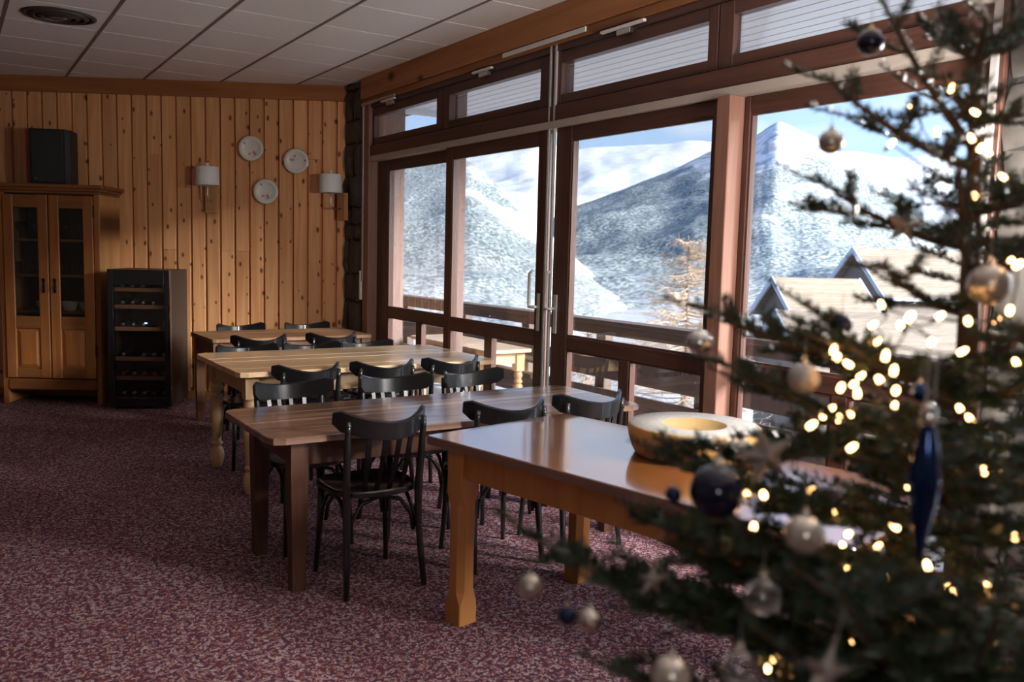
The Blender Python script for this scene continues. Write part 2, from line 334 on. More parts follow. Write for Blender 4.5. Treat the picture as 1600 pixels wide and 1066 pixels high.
# transom bar and its pale strip
tb = struct(MB().box(3.285, 3.42, 1.80, 7.62, 2.335, 2.44, .003).build('trim_2', M['frameh']))
MB().box(3.275, 3.40, 1.82, 7.60, 2.298, 2.343, .002).build('pale_strip', M['strip'], tb)
MB().box(3.29, 3.43, 1.80, 7.62, 2.775, 2.87).build('head_bar', M['frameh'], tb)
# jambs and posts
jm = struct(MB().box(3.27, 3.43, 7.50, 7.62, 0, 2.86, .004).build('trim_3', M['post']))
MB().box(3.262, 3.275, 7.605, 7.63, 1.2, 2.80).build('seal', M['grey'], jm)
MB().box(3.255, 3.275, 7.63, 7.665, 1.03, 1.30, .003).build('switch_cover', M['white'], jm)
po = struct(MB().box(3.25, 3.43, 3.095, 3.185, 0, 2.30, .004).build('trim_4', M['post']))
pr = struct(MB().box(3.27, 3.43, 1.78, 1.86, 0, 2.86, .004).build('trim_5', M['frame']))
MB().box(3.255, 3.27, 1.80, 1.825, 0, 2.86).build('seal', M['grey'], pr)
for y, nm in ((4.684, 0), (4.628, 1)):
    MB().box(3.284, 3.30, y-.010, y+.010, .05, 2.86, .002).build('seal', M['grey'], tb)
MB().box(3.30, 3.42, 4.61, 4.70, 2.3, 2.86).build('mullion', M['frame'], tb)
th = struct(MB().box(3.13, 3.45, 1.80, 7.55, 0, .05, .006).build('trim_6', M['frame']))
def leaf(name, y0, y1, g0, g1, xo, mull, z0=.05, z1=2.30, rail=(.897, .982), top=2.215):
    """a glazed leaf: stiles, rails, upper pane, lower panes with a mullion"""
    x0, x1 = XF+xo, XF+xo+.058
    r = struct(empty(name, (0, 0, 0)))
    MB().box(x0, x1, y0, g0, z0, z1, .004).build('stile', M['frame'], r)
    MB().box(x0, x1, g1, y1, z0, z1, .004).build('stile', M['frame'], r)
    MB().box(x0+.001, x1-.001, g0, g1, top, z1-.001, .003).build('top_rail', M['frameh'], r)
    MB().box(x0+.001, x1-.001, g0, g1, rail[0], rail[1], .004).build('middle_rail', M['frameh'], r)
    MB().box(x0+.001, x1-.001, g0, g1, z0+.001, .17, .004).build('bottom_rail', M['frameh'], r)
    zs = [(rail[1], top)]; xm = (x0+x1)/2
    MB().box(xm-.003, xm+.003, g0, g1, rail[1], top).build('pane', M['glass'], r)
    edges = [g0]+[q for mm_ in mull for q in (mm_-.04, mm_+.04)]+[g1]
    for mm_ in mull: MB().box(x0+.001, x1-.001, mm_-.04, mm_+.04, .17, rail[0], .003).build('mullion', M['frame'], r)
    for a, c in zip(edges[::2], edges[1::2]): MB().box(xm-.003, xm+.003, a, c, .17, rail[0]).build('pane', M['glass'], r)
    for a, c, za, zb in [(g0, g1, rail[1], top)]+[(a, c, .17, rail[0]) for a, c in zip(edges[::2], edges[1::2])]:
        mb = MB(); w_ = .012
        for q in ((a, c, za, za+w_), (a, c, zb-w_, zb), (a, a+w_, za+w_, zb-w_), (c-w_, c, za+w_, zb-w_)): mb.box(x0+.006, xm-.003, *q)
        mb.build('glazing_bead', M['strip'] if a == 99 else M['frame'], r)
    return r
d1 = leaf('door_1', 6.075, 7.50, 6.17, 7.262, .062, [6.64])
d2 = leaf('door_2', 4.70, 6.08, 4.805, 5.98, 0.0, [5.405])
d3 = leaf('door_3', 3.187, 4.615, 3.252, 4.448, 0.0, [3.875])
w1 = leaf('window_1', 1.862, 3.093, 1.90, 3.055, .05, [2.45], z1=2.298)
def handle(d, y, sgn):
    h = MB().box(XF-.012, XF, y-.017, y+.017, .99, 1.24, .003).build('handle_plate', M['grey2'], d)
    yy = y+sgn*.035
    MB().tube([(XF-.01, y, 1.15), (XF-.055, y, 1.15), (XF-.06, yy, 1.15), (XF-.06, yy, 1.17), (XF-.06, yy, 1.37), (XF-.055, yy-.03*sgn, 1.39)], .011, 8).build('handle', M['grey2'], h, 'all')
handle(d2, 4.755, 1); handle(d3, 4.565, 1)
def transom(name, y0, y1, g0, g1, arm):
    r = struct(empty(name)); x0, x1 = XF+.005, XF+.06
    MB().box(x0, x1, y0, g0, 2.445, 2.772, .004).build('stile', M['frame'], r)
    MB().box(x0, x1, g1, y1, 2.445, 2.772, .004).build('stile', M['frame'], r)
    MB().box(x0+.001, x1-.001, g0, g1, 2.70, 2.771, .003).build('top_rail', M['frameh'], r)
    MB().box(x0+.001, x1-.001, g0, g1, 2.446, 2.505, .003).build('bottom_rail', M['frameh'], r)
    MB().box(x0+.027, x0+.033, g0, g1, 2.505, 2.70).build('pane', M['glass'], r)
    if arm:
        a0, a1 = arm
        MB().box(XF-.045, XF-.02, a0, a1, 2.785, 2.80, .003).build('opener_arm', M['white'], r)
        MB().box(XF-.03, XF+.004, (a0+a1)/2-.06, (a0+a1)/2+.06, 2.752, 2.785, .003).build('opener_body', M['metal'], r)
    return r
transom('window_2', 6.16, 7.50, 6.262, 7.462, (6.95, 7.22))
transom('window_3', 4.70, 6.15, 4.822, 6.055, (5.37, 5.635))
transom('window_4', 3.252, 4.612, 3.322, 4.59, (3.77, 4.15))
transom('window_5', 1.862, 3.246, 1.92, 3.148, None)
# added window bay, unseen at right, letting light onto the foreground
w6 = struct(empty('added_window'))
for y in (-.4, 1.02): MB().box(3.30, 3.38, y-.04, y+.04, 0, 2.85).build('post', M['frame'], w6)
for z0, z1 in ((0, .12), (.88, .98), (2.22, 2.44), (2.76, 2.85)): MB().box(3.305, 3.375, -.36, .98, z0, z1).build('rail', M['frameh'], w6)
for y in (-.36,): 
    for z0, z1 in ((.12, .88), (.98, 2.22), (2.44, 2.76)): MB().box(3.335, 3.341, y, y+1.32, z0, z1).build('pane', M['glass'], w6)
# stone piers
def stone_wall(name, label, y0, y1, z1, seed, x=3.262, dx=.2, parts=2):
    random.seed(seed)
    r = thing(name, label, 'pillar', (x+.0, (y0+y1)/2, 0)); W_ = y1-y0
    MB().box(.03, dx, -W_/2, W_/2, 0, z1).build('mortar_core', M['mortar'], r)
    z = 0.0
    while z < z1-.04:
        h = min(random.uniform(.13, .34), z1-z)
        cuts = [-W_/2]+sorted(random.uniform(-W_/2+.1, W_/2-.1) for _ in range(random.choice([0, 1, 1]) if parts == 2 else random.choice([1, 2])))+[W_/2]
        for a, c in zip(cuts, cuts[1:]):
            if c-a < .05: continue
            bm = bmesh.new(); n = 3
            mb = MB(); G = 4
            vv = []; ff = []
            for i in range(G+1):
                for j in range(G+1):
                    y = a+.008+(c-a-.016)*i/G; zz = z+.008+(h-.016)*j/G
                    e = min(i, G-i, 1)*min(j, G-j, 1)
                    jit = random.uniform(-.018, .018)
                    ey = random.uniform(-.014, .014)*(0 if 0 < i < G else 1); ez = random.uniform(-.014, .014)*(0 if 0 < j < G else 1)
                    vv.append(((.022 if not e else .0+jit*.7), y+ey+random.uniform(-.008, .008)*e, zz+ez))
            for i in range(G):
                for j in range(G): ff.append((i*(G+1)+j, (i+1)*(G+1)+j, (i+1)*(G+1)+j+1, i*(G+1)+j+1))
            MB().add(vv, ff).build('stone', M['stone'], r, True); bm.free()
        z += h
    return r
stone_wall('stone_pillar', 'rough dark stone pillar in the corner between pine wall and glass doors', 7.67, 8.09, CZ-.01, 11)
stone_wall('stone_pillar', 'rough dark stone pillar at right edge behind the tree', 1.08, 1.775, CZ-.20, 12, parts=3)
# ================================================================ OUTSIDE: balcony, soffit, valley, mountains
BZ = -.16
struct(MB().box(3.56, 5.35, -2, 13, BZ-.2, BZ).build('balcony_floor', M['extwood'])); 
struct(MB().box(3.58, 5.10, -2, 12.9, BZ, BZ+.03, .01).build('balcony_snow', M['snow']))
rl = thing('balcony_railing', 'weathered wooden balcony railing with broad top rail outside the windows', 'railing', (5.15, 6, BZ))
def rb(nm, x0, x1, y0, y1, z0, z1): return MB().box(x0-5.15, x1-5.15, y0-6, y1-6, z0-BZ, z1-BZ, .006).build(nm, M['extwood'], rl)
rb('top_rail', 5.05, 5.25, -1.5, 12.9, .865, .905); rb('upper_board', 5.12, 5.17, -1.5, 12.9, .765, .865)
rb('lower_board', 5.12, 5.16, -1.5, 12.9, .36, .56); rb('lower_board', 5.12, 5.16, -1.5, 12.9, .02, .26); 
for y in (12.2, 10.6, 9.05, 7.70, 6.42, 5.1, 3.8, 2.5, 1.2): rb('post', 5.17, 5.27, y-.07, y+.07, BZ, .865)
sf = struct(MB().box(3.56, 5.32, -4, 8.88, 3.125, 3.2).build('soffit', M['soffit']))
for i in range(13): MB().box(3.56+i*.135+.004, 3.56+(i+1)*.135-.004, -4, 8.88, 3.06, 3.125, .006).build('soffit_board', M['soffit'], sf)
MB().box(5.32, 5.38, -4, 8.9, 2.98, 3.3).build('fascia_board', M['soffit'], sf)
MB().box(3.3, 5.4, 8.88, 8.93, 3.0, 3.3).build('fascia_board', M['soffit'], sf)
rf = struct(MB().box(-6, 5.6, -5, 13.6, 3.4, 3.6).build('roof', M['extwood']))
MB().box(3.5, 3.9, 8.05, 8.25, BZ, 3.4).build('balcony_column', M['extpost']); tag(bpy.context.scene.objects['balcony_column'], 'pale weathered post outside the leftmost glass door', 'post')
oc = MB().box(3.76, 3.86, 6.74, 6.86, BZ, 3.06, .006).build('balcony_column', M['extpost']); tag(oc, 'reddish wooden post outside the middle of the glass doors', 'post')
struct(MB().box(3.3, 3.56, 8.12, 13.2, -.2, 3.3).build('wall_outside', M['extpost']))
# land
def land_mat(name, kind):
    m, nt, b = newmat(name); b.inputs['Roughness'].default_value = .9; b.inputs['Specular IOR Level'].default_value = .1
    geo = N(nt, 'ShaderNodeNewGeometry'); sp = N(nt, 'ShaderNodeSeparateXYZ'); L(nt, geo.outputs['Position'], sp.inputs[0])
    def noi(scale, det=6, vec=None, stretch=None):
        n = N(nt, 'ShaderNodeTexNoise'); n.inputs['Scale'].default_value = scale; n.inputs['Detail'].default_value = det; n.inputs['Roughness'].default_value = .6
        if stretch:
            mp = N(nt, 'ShaderNodeMapping'); mp.inputs['Scale'].default_value = stretch; L(nt, geo.outputs['Position'], mp.inputs[0]); L(nt, mp.outputs[0], n.inputs[0])
        else: L(nt, geo.outputs['Position'], n.inputs[0])
        return n.outputs['Fac']
    def math_(op, a, c, clamp=False):
        n = N(nt, 'ShaderNodeMath', operation=op); n.use_clamp = clamp
        for i, q in enumerate((a, c)):
            if isinstance(q, (int, float)): n.inputs[i].default_value = q
            else: L(nt, q, n.inputs[i])
        return n.outputs[0]
    def ramp(v, p0, p1, c0=(0,0,0), c1=(1,1,1)):
        r = N(nt, 'ShaderNodeValToRGB'); r.color_ramp.elements[0].position = p0; r.color_ramp.elements[1].position = p1
        r.color_ramp.elements[0].color = tuple(c0)+(1,); r.color_ramp.elements[1].color = tuple(c1)+(1,); L(nt, v, r.inputs[0]); return r.outputs[0]
    def mix(f, a, c):
        n = N(nt, 'ShaderNodeMixRGB')
        for i, q in ((0, f), (1, a), (2, c)):
            if isinstance(q, tuple): n.inputs[i].default_value = q+(1,)
            else: L(nt, q, n.inputs[i])
        return n.outputs[0]
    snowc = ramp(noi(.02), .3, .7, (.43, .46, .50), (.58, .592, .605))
    if kind == 'far':
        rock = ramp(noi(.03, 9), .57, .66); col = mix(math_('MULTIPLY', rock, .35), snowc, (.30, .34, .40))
    else:
        fs = {'near': .26, 'mid': .16, 'valley': .3}[kind]
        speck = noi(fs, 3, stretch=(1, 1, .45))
        hazy_trees = ramp(speck, .44, .60, (.095, .125, .128), (.35, .385, .385))  # forest tones kept pale and greyish: aerial haze is put into the colour
        big = noi(.0035, 7)
        if kind == 'near':
            cov = ramp(big, .40, .46)
            col = mix(cov, snowc, hazy_trees)
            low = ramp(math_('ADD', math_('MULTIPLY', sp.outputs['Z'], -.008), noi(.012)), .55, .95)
            col = mix(math_('MULTIPLY', low, .5), col, ramp(speck, .4, .6, (.32, .34, .34), (.58, .59, .59)))  # paler low down: snow fields and bare woods, with valley haze mixed in
        elif kind == 'mid':
            line = math_('ADD', math_('MULTIPLY', sp.outputs['Z'], .0042), math_('MULTIPLY', math_('SUBTRACT', noi(.006, 8), .5), 1.4))
            alp = ramp(line, .92, 1.12)           # above the tree line: snow and rock
            cov = ramp(big, .33, .40)
            col = mix(cov, snowc, hazy_trees)
            rock = ramp(noi(.022, 9), .50, .60); snowr = mix(math_('MULTIPLY', rock, .7), snowc, (.15, .165, .19))
            col = mix(alp, col, snowr)
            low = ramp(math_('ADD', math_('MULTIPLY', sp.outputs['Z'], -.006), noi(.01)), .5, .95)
            col = mix(math_('MULTIPLY', low, .5), col, ramp(speck, .4, .6, (.34, .36, .36), (.60, .61, .61)))  # foot of the slope paler: snow and bare trees plus painted haze
        else:
            cov = ramp(noi(.02, 8), .48, .62); col = mix(cov, snowc, ramp(speck, .4, .6, (.26, .22, .18), (.5, .46, .4)))
    L(nt, col, b.inputs['Base Color'])
    return m
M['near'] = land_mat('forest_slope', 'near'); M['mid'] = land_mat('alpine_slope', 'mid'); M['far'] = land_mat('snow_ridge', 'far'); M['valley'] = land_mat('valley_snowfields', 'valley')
def ridge(name, label, crest, front, zf, mat_, amp, ns, back=.35, nu=150, nv=70, seed=0, ex=.85):
    """a mountain: a crest line with slopes falling to the valley on both sides"""
    pts = [Vector(p) for p in crest]; v = []; f = []
    def C(t):
        x = t*(len(pts)-1); i = min(int(x), len(pts)-2); k = x-i
        p0, p1, p2, p3 = pts[max(i-1, 0)], pts[i], pts[i+1], pts[min(i+2, len(pts)-1)]
        return .5*((2*p1)+(p2-p0)*k+(2*p0-5*p1+4*p2-p3)*k*k+(3*p1-p0-3*p2+p3)*k**3)
    for i in range(nu+1):
        c = C(i/nu); d = Vector((c.x, c.y, 0)); 
        for j in range(nv+1):
            t = j/nv*1.35-.35     # -.35..0 behind the crest, 0..1 in front
            if t < 0: p = d*(1-t*back); z = c.z+(c.z-zf)*t*1.6
            else: p = d*(1-front*t); z = zf+(c.z-zf)*(1-t)**(1/ex if t < 0 else 1.25)
            k = min(1, abs(t)*5)
            q = Vector((p.x*ns, p.y*ns, seed)); 
            dn = noise.fractal(q, 1.0, 2.1, 7)*amp; rg = (1-abs(noise.noise(q*1.7))*2)*amp*.3
            z2 = z+(dn+rg)*k*(1 if t < .85 else (1-t)/.15)+noise.fractal(q*6, 1., 2., 4)*amp*.06
            v.append((p.x, p.y, z2))
    for i in range(nu):
        for j in range(nv): f.append((i*(nv+1)+j, (i+1)*(nv+1)+j, (i+1)*(nv+1)+j+1, i*(nv+1)+j+1))
    o = MB().add(v, f).build(name, mat_, None, 'all'); tag(o, label, 'mountain'); return o
M1 = [(250, 1470, 20), (449.0, 1431.2, 59.7), (545.8, 1397.2, 110.8), (623.0, 1364.5, 138.4), (680.5, 1336.7, 147.2), (723.1, 1314.2, 156.2), (741.3, 1280.9, 152.0), (749.2, 1241.5, 129.2), (749.7, 1182.3, 97.6), (748.2, 1123.7, 65.9), (744.4, 1065.8, 39.9), (746.1, 1002.9, 4.1), (744.7, 941.0, -25.5), (746.7, 874.6, -56.5)]
M2 = [(900, 2100, -60), (1193.1, 1966.4, -41.0), (1248.7, 1931.5, 19.1), (1345.4, 1926.7, 81.0), (1429.4, 1927.9, 127.4), (1507.8, 1931.1, 152.4), (1586.9, 1931.8, 179.8), (1712.8, 1956.1, 221.4), (1841.2, 1974.9, 263.1), (1922.6, 1966.2, 302.9), (1993.7, 1966.0, 333.8), (2030.4, 1928.0, 349.1), (2062.4, 1893.8, 360.4), (2092.8, 1860.1, 390.5), (2110.7, 1839.9, 409.2), (2126.1, 1822.0, 418.3), (2143.1, 1802.0, 408.4), (2164.8, 1775.9, 390.8), (2154.8, 1708.6, 364.6), (2143.2, 1642.2, 330.2), (2105.3, 1525.7, 258.2), (2079.8, 1387.2, 176.6), (2045.7, 1255.0, 99.3), (2003.5, 1129.6, 29.6), (1964.7, 989.9, -31.5)]
M3 = [(1400, 4800, 200), (1948.9, 4604.5, 318.6), (2205.0, 4487.5, 463.2), (2394.4, 4389.4, 538.0), (2580.6, 4282.6, 583.7), (2702.4, 4206.8, 608.9), (2821.8, 4127.6, 637.1), (2969.4, 4022.8, 594.8), (3069.0, 3947.3, 607.5), (3166.5, 3869.6, 612.7), (3274.7, 3778.4, 621.1), (3379.4, 3685.1, 629.0), (3467.7, 3602.1, 646.8), (3558.7, 3512.2, 639.8), (3672.1, 3393.4, 621.9), (3806.0, 3242.6, 600.0), (3969.7, 3039.9, 586.7), (4045.5, 2938.3, 581.4), (4152.8, 2784.6, 545.1), (4249.5, 2634.7, 560.6), (4310.8, 2533.1, 525.8), (4394.0, 2385.9, 530.8), (4471.3, 2237.8, 479.8), (4562.5, 2045.3, 419.8), (4700, 1500, 300)]
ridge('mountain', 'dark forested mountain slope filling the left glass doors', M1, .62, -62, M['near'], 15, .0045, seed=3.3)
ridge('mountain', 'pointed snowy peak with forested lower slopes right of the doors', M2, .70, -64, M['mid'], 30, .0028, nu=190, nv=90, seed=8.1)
ridge('mountain', 'long smooth snow ridge on the skyline behind the other mountains', M3, .4, 60, M['far'], 60, .0012, seed=1.7)
# valley ground around the house
v = []; f = []; nr, na = 46, 72
for i in range(nr+1):
    R_ = 9*(6000/9)**(i/nr)
    for j in range(na):
        a = 2*PI*j/na; x, y = R_*math.sin(a), R_*math.cos(a)
        z = -7-48*(1-math.exp(-R_/140))+noise.fractal(Vector((x*.01, y*.01, 0)), 1, 2, 5)*min(R_*.02, 6)
        v.append((x, y, min(z, -4.5)))
for i in range(nr):
    for j in range(na): f.append((i*na+j, i*na+(j+1) % na, (i+1)*na+(j+1) % na, (i+1)*na+j))
f.append(tuple(range(na)))
struct(MB().add(v, f).build('ground', M['valley'], None, 'all'))
# bare larch
M['larch'] = mat('larch_twigs', (.52, .40, .29), .9, noise_amt=.25, nscale=2)
M['larcht'] = mat('larch_bark', (.30, .22, .17), .9, noise_amt=.25, nscale=4)
random.seed(21)
def larch(loc, H_, R_, label, nb=150, group=None):
    t = thing('larch_tree', label, 'tree', loc)
    MB().tube([(0, 0, 0), (.03*R_, 0, H_*.5), (0, .02*R_, H_)], [.2*H_/12, .12*H_/12, .02], 8).build('trunk', M['larcht'], t, True)
    mb = MB()
    for i in range(nb):
        z = H_*(.15+.83*(i/nb)); a = random.uniform(0, 2*PI); l = R_*(1.05-z/H_)**.75*random.uniform(.7, 1.15)+.1
        d = Vector((math.cos(a), math.sin(a), 0)); p0 = Vector((0, 0, z)); p2 = p0+d*l+Vector((0, 0, l*random.uniform(-.15, .25)))
        pts = bez(p0, p0+d*l*.5+Vector((0, 0, -.12*l)), p2, 5); mb.tube(pts, [.035, .03, .024, .018, .012, .006], 3, False)
        for k in range(9):
            q = pts[1+k % 5]*.6+pts[min(2+k % 5, 5)]*.4; e = Vector((random.uniform(-1, 1), random.uniform(-1, 1), random.uniform(-.7, .5))).normalized()*l*random.uniform(.15, .42)
            e = e*.6+d*l*.15
            mb.tube([q, q+e*.5+Vector((0, 0, -.03)), q+e], [.012, .009, .004], 3, False)
            for _ in range(3):
                qq = q+e*random.uniform(.3, 1); e2 = Vector((random.uniform(-1, 1), random.uniform(-1, 1), random.uniform(-1, .4))).normalized()*.28
                mb.tube([qq, qq+e2], [.008, .004], 3, False)
    mb.build('branches', M['larch'], t); return t
larch((27.9, 28.6, -8), 10.5, 4.0, 'bare golden brown larch tree seen through the middle glass door', 230)
larch((21.5, 27.5, -9), 7.6, 1.8, 'low pale bare tree beyond the railing left of the larch', 90)
# chalets next door
M['rooftile'] = wood('pale_roof_shingle', (.28, .235, .185), (.21, .17, .13), 0, .8, rand=.16, gs=3)
M['barge'] = mat('grey_barge_board', (.34, .37, .42), .6)
M['gable'] = wood('gable_boards', (.15, .12, .10), (.10, .08, .07), 2, .8)
M['larchboard'] = wood('pale_fence_boards', (.55, .44, .34), (.44, .33, .25), 2, .7, rand=.12)
def chalet(label, apex, rd, length, half, drop, wallh, name='chalet', courses=40):
    """gabled roof: ridge from apex along rd; front slope faces the terrace"""
    t = thing(name, label, 'house', (apex[0], apex[1], apex[2]-drop-wallh)); Z = drop+wallh
    r = Vector((rd[0], rd[1], 0)).normalized(); q = Vector((r.y, -r.x, 0)); 
    if q.dot(Vector((apex[0], apex[1], 0))) > 0: q = -q
    for s_ in (1, -1):
        for i in range(courses):
            a, c = i/courses, (i+1)/courses+.012
            P = [q*s_*half*a+Vector((0, 0, Z-drop*a+.05)), q*s_*half*c+Vector((0, 0, Z-drop*c+.13))]
            vv = [P[0], P[1], P[1]+r*length, P[0]+r*length]; vv += [p-Vector((0, 0, .12)) for p in vv]
            MB().add(vv, [(0,1,2,3),(7,6,5,4),(0,4,5,1),(1,5,6,2),(2,6,7,3),(3,7,4,0)]).build('roof_course', M['rooftile'], t)
        for e in (0, 1):
            o_ = r*(-.12 if e == 0 else length); th_ = r*.12
            P = [Vector((0, 0, Z+.10)), q*s_*half*1.06+Vector((0, 0, Z-drop*1.06+.10))]; dz = Vector((0, 0, .34))
            vv = [P[0]+o_, P[1]+o_, P[1]+o_-dz, P[0]+o_-dz]; vv += [p+th_ for p in vv]
            MB().add(vv, [(0,1,2,3),(7,6,5,4),(0,4,5,1),(1,5,6,2),(2,6,7,3),(3,7,4,0)]).build('barge_board', M['barge'], t)
        o_ = q*s_*half*1.0; vv = [o_+Vector((0, 0, Z-drop-.02)), o_+r*length+Vector((0, 0, Z-drop-.02))]
        vv += [p-Vector((0, 0, .22)) for p in vv]; vv += [p+q*s_*.08 for p in vv]
        MB().add(vv, [(0,1,3,2),(4,6,7,5),(0,4,5,1),(2,3,7,6),(0,2,6,4),(1,5,7,3)]).build('gutter_board', M['barge'], t)
    h = half*.86; vv = []
    for o_ in (r*.55, r*(length-.4)):
        vv += [o_+q*h+Vector((0, 0, 0)), o_+q*h+Vector((0, 0, Z-drop*.86-.05)), o_+Vector((0, 0, Z-.05)), o_-q*h+Vector((0, 0, Z-drop*.86-.05)), o_-q*h]
    MB().add(vv, [(0,1,2,3,4),(9,8,7,6,5),(0,5,6,1),(1,6,7,2),(2,7,8,3),(3,8,9,4),(4,9,5,0)]).build('gable_wall', M['gable'], t)
    return t
def C2(p, k=2): return (p[0]*k, p[1]*k, 1.5+(p[2]-1.5)*k)
chalet('smaller shingled chalet roof with grey gable seen left of the tree', C2((19.0, 16.2, 1.0)), (.93, -.36), 5.2, 2.3, 1.9, 1.2)
chalet('taller shingled chalet roof partly hidden behind the tree', C2((22.7, 16.4, 1.9)), (.93, -.36), 11, 3.2, 2.7, 3.0, courses=18)
chalet('broad low shingled roof just beyond the balcony below the gables', C2((17.2, 14.5, .25)), (.86, -.51), 14, 5.2, 3.0, 4.6, courses=20)
# pale board fence of next terrace
fn = thing('board_fence', 'pale upright board fence on the next terrace behind the railing', 'fence', (11.0, 6.4, -2.2), math.atan2(-1.5, 1.1))
fb = MB().box(-.055, .055, -.015, .015, 0, 2.25, .004).mesh('fence_board', M['larchboard'])
for i in range(34): place(fb, 'fence_board', fn, (-1.4+i*.118, 0, 0))
MB().box(-1.5, 2.7, .015, .06, .4, .5).build('fence_rail', M['larchboard'], fn); MB().box(-1.5, 2.7, .015, .06, 1.7, 1.8).build('fence_rail', M['larchboard'], fn); MB().box(-1.45, -1.35, .015, .11, -3.5, 2.1).build('fence_post', M['larchboard'], fn); MB().box(2.5, 2.6, .015, .11, -3.5, 2.1).build('fence_post', M['larchboard'], fn)
# outdoor pine table on the balcony
# ================================================================ FURNITURE
def turned_leg(mb_top, H_, sq=.085, name='leg'):
    """square block above, turned baluster below"""
    pr_ = [(.012, 0), (.030, .004), (.044, .05), (.048, .085), (.040, .125), (.026, .150), (.036, .160), (.037, .172), (.027, .182), (.030, .22), (.041, .34), (.046, .415), (.042, .455), (.030, .47), (.041, .482), (.041, .497), (.029, .512), (.038, .535), (.042, .552), (.033, .575), (.040, .59)]
    k = (H_-.10-.03)/.59; k = min(k, 1.0)
    return MB().lathe([(r, z*k) for r, z in pr_], 20).box(-sq/2, sq/2, -sq/2, sq/2, .59*k, H_, .003)
def table(name, label, x0, x1, y0, y1, T, th_, legs, legkind, mt, mz, over=.0, apron=.11, group='dining tables in rows', planks=4, round_=.02, leg_in=.02, rot=0, pivot=None, plank_axis=0):
    cx, cy = ((x0+x1)/2, (y0+y1)/2) if pivot is None else pivot
    t = thing(name, label, 'table', (cx, cy, 0), rot); W_, D_ = x1-x0, y1-y0
    for i in range(planks):
        a = -D_/2+D_*i/planks; c = -D_/2+D_*(i+1)/planks
        pa = [(-W_/2, a), (W_/2, a), (W_/2, c), (-W_/2, c)]; r = round_
        pts = [(-W_/2+(r*2.2 if i == 0 else 0), a+.0008), (W_/2-(r*2.2 if i == 0 else 0), a+.0008)]
        if i == 0: pts += [(W_/2-r*.6, a+r*.6), (W_/2, a+r*2.2)]
        if i == planks-1: pts += [(W_/2, c-r*2.2), (W_/2-r*.6, c-r*.6)]
        pts += [(W_/2-(r*2.2 if i == planks-1 else 0), c-.0008), (-W_/2+(r*2.2 if i == planks-1 else 0), c-.0008)]
        if i == planks-1: pts += [(-W_/2+r*.6, c-r*.6), (-W_/2, c-r*2.2)]
        if i == 0: pts += [(-W_/2, a+r*2.2), (-W_/2+r*.6, a+r*.6)]
        zt = T+(random.uniform(-.0006, .0006) if planks > 1 else 0); n = len(pts); b_ = .0035
        cxp, cyp = sum(p[0] for p in pts)/n, sum(p[1] for p in pts)/n
        ins = [(p[0]-b_*(1 if p[0] > cxp else -1)*(abs(p[0]) > W_/2-.06), p[1]-b_*(.12 if abs(abs(p[1])-D_/2) > .03 else 1)*(1 if p[1] > cyp else -1)) for p in pts]
        vv = [(x, y, zt-th_) for x, y in pts]+[(x, y, zt-b_) for x, y in pts]+[(x, y, zt) for x, y in ins]
        ff = [tuple(range(n))[::-1], tuple(range(2*n, 3*n))]+[(l_*n+q, l_*n+(q+1) % n, (l_+1)*n+(q+1) % n, (l_+1)*n+q) for l_ in (0, 1) for q in range(n)]
        MB().add(vv, ff).build('top_plank' if planks > 1 else 'table_top', mt, t)
    lx0, lx1, ly0, ly1 = [q for q in legs]
    for lx in (lx0-cx, lx1-cx):
        for ly in (ly0-cy, ly1-cy):
            if legkind == 'turned': mb = turned_leg(None, T-th_)
            elif legkind == 'taper':
                s0, s1 = .058/2, .078/2; Hh = T-th_
                mb = MB().add([(sx*q, sy*q, z) for q, z in ((s0, 0), (s1, Hh-.14), (s1, Hh)) for sx, sy in ((-1,-1),(1,-1),(1,1),(-1,1))],
                    [(3,2,1,0),(8,9,10,11)]+[(l_*4+q, l_*4+(q+1) % 4, (l_+1)*4+(q+1) % 4, (l_+1)*4+q) for l_ in (0, 1) for q in range(4)])
            else:   # square leg whose corners are chamfered between the ends
                Hh = T-th_; mb = MB(); s_ = .046; rings = []
                for z, c_ in ((0, .004), (.085, .004), (.135, .024), (.49, .024), (.535, .004), (Hh, .004)):
                    rings.append([(s_, -s_+c_, z), (s_, s_-c_, z), (s_-c_, s_, z), (-s_+c_, s_, z), (-s_, s_-c_, z), (-s_, -s_+c_, z), (-s_+c_, -s_, z), (s_-c_, -s_, z)])
                vv = [p for r in rings for p in r]; ff = [tuple(range(8))[::-1], tuple(40+q for q in range(8))]+[(l_*8+q, l_*8+(q+1) % 8, (l_+1)*8+(q+1) % 8, (l_+1)*8+q) for l_ in range(5) for q in range(8)]
                mb.add(vv, ff)
            o = mb.build('leg', mz, t, legkind == 'turned'); o.location = (lx, ly, 0)
    zt = T-th_; hl = .04
    for ly, sg in ((ly0-cy, -1), (ly1-cy, 1)): MB().box(lx0-cx+hl, lx1-cx-hl, ly+sg*.012-.011, ly+sg*.012+.011, zt-apron, zt-.0005, .002).build('apron', mt if legkind == 'turned' else mz, t)
    for lx, sg in ((lx0-cx, -1), (lx1-cx, 1)): MB().box(lx+sg*.012-.011, lx+sg*.012+.011, ly0-cy+hl, ly1-cy-hl, zt-apron, zt-.0005, .002).build('apron', mz, t)
    return t
random.seed(5)
table('dining_table', 'worn dark plank table with square tapered legs in second row', 1.10, 3.12, 3.49, 4.25, .71, .028, (1.255, 2.99, 3.615, 4.155), 'taper', M['worn'], M['wornedge'], apron=.12, planks=4, round_=.03)
table('dining_table', 'pale pine table with turned baluster legs in third row', 1.40, 3.16, 5.04, 6.09, .77, .03, (1.515, 3.05, 5.19, 5.97), 'turned', M['pine'], M['pinez'], apron=.125, planks=6, round_=.028)
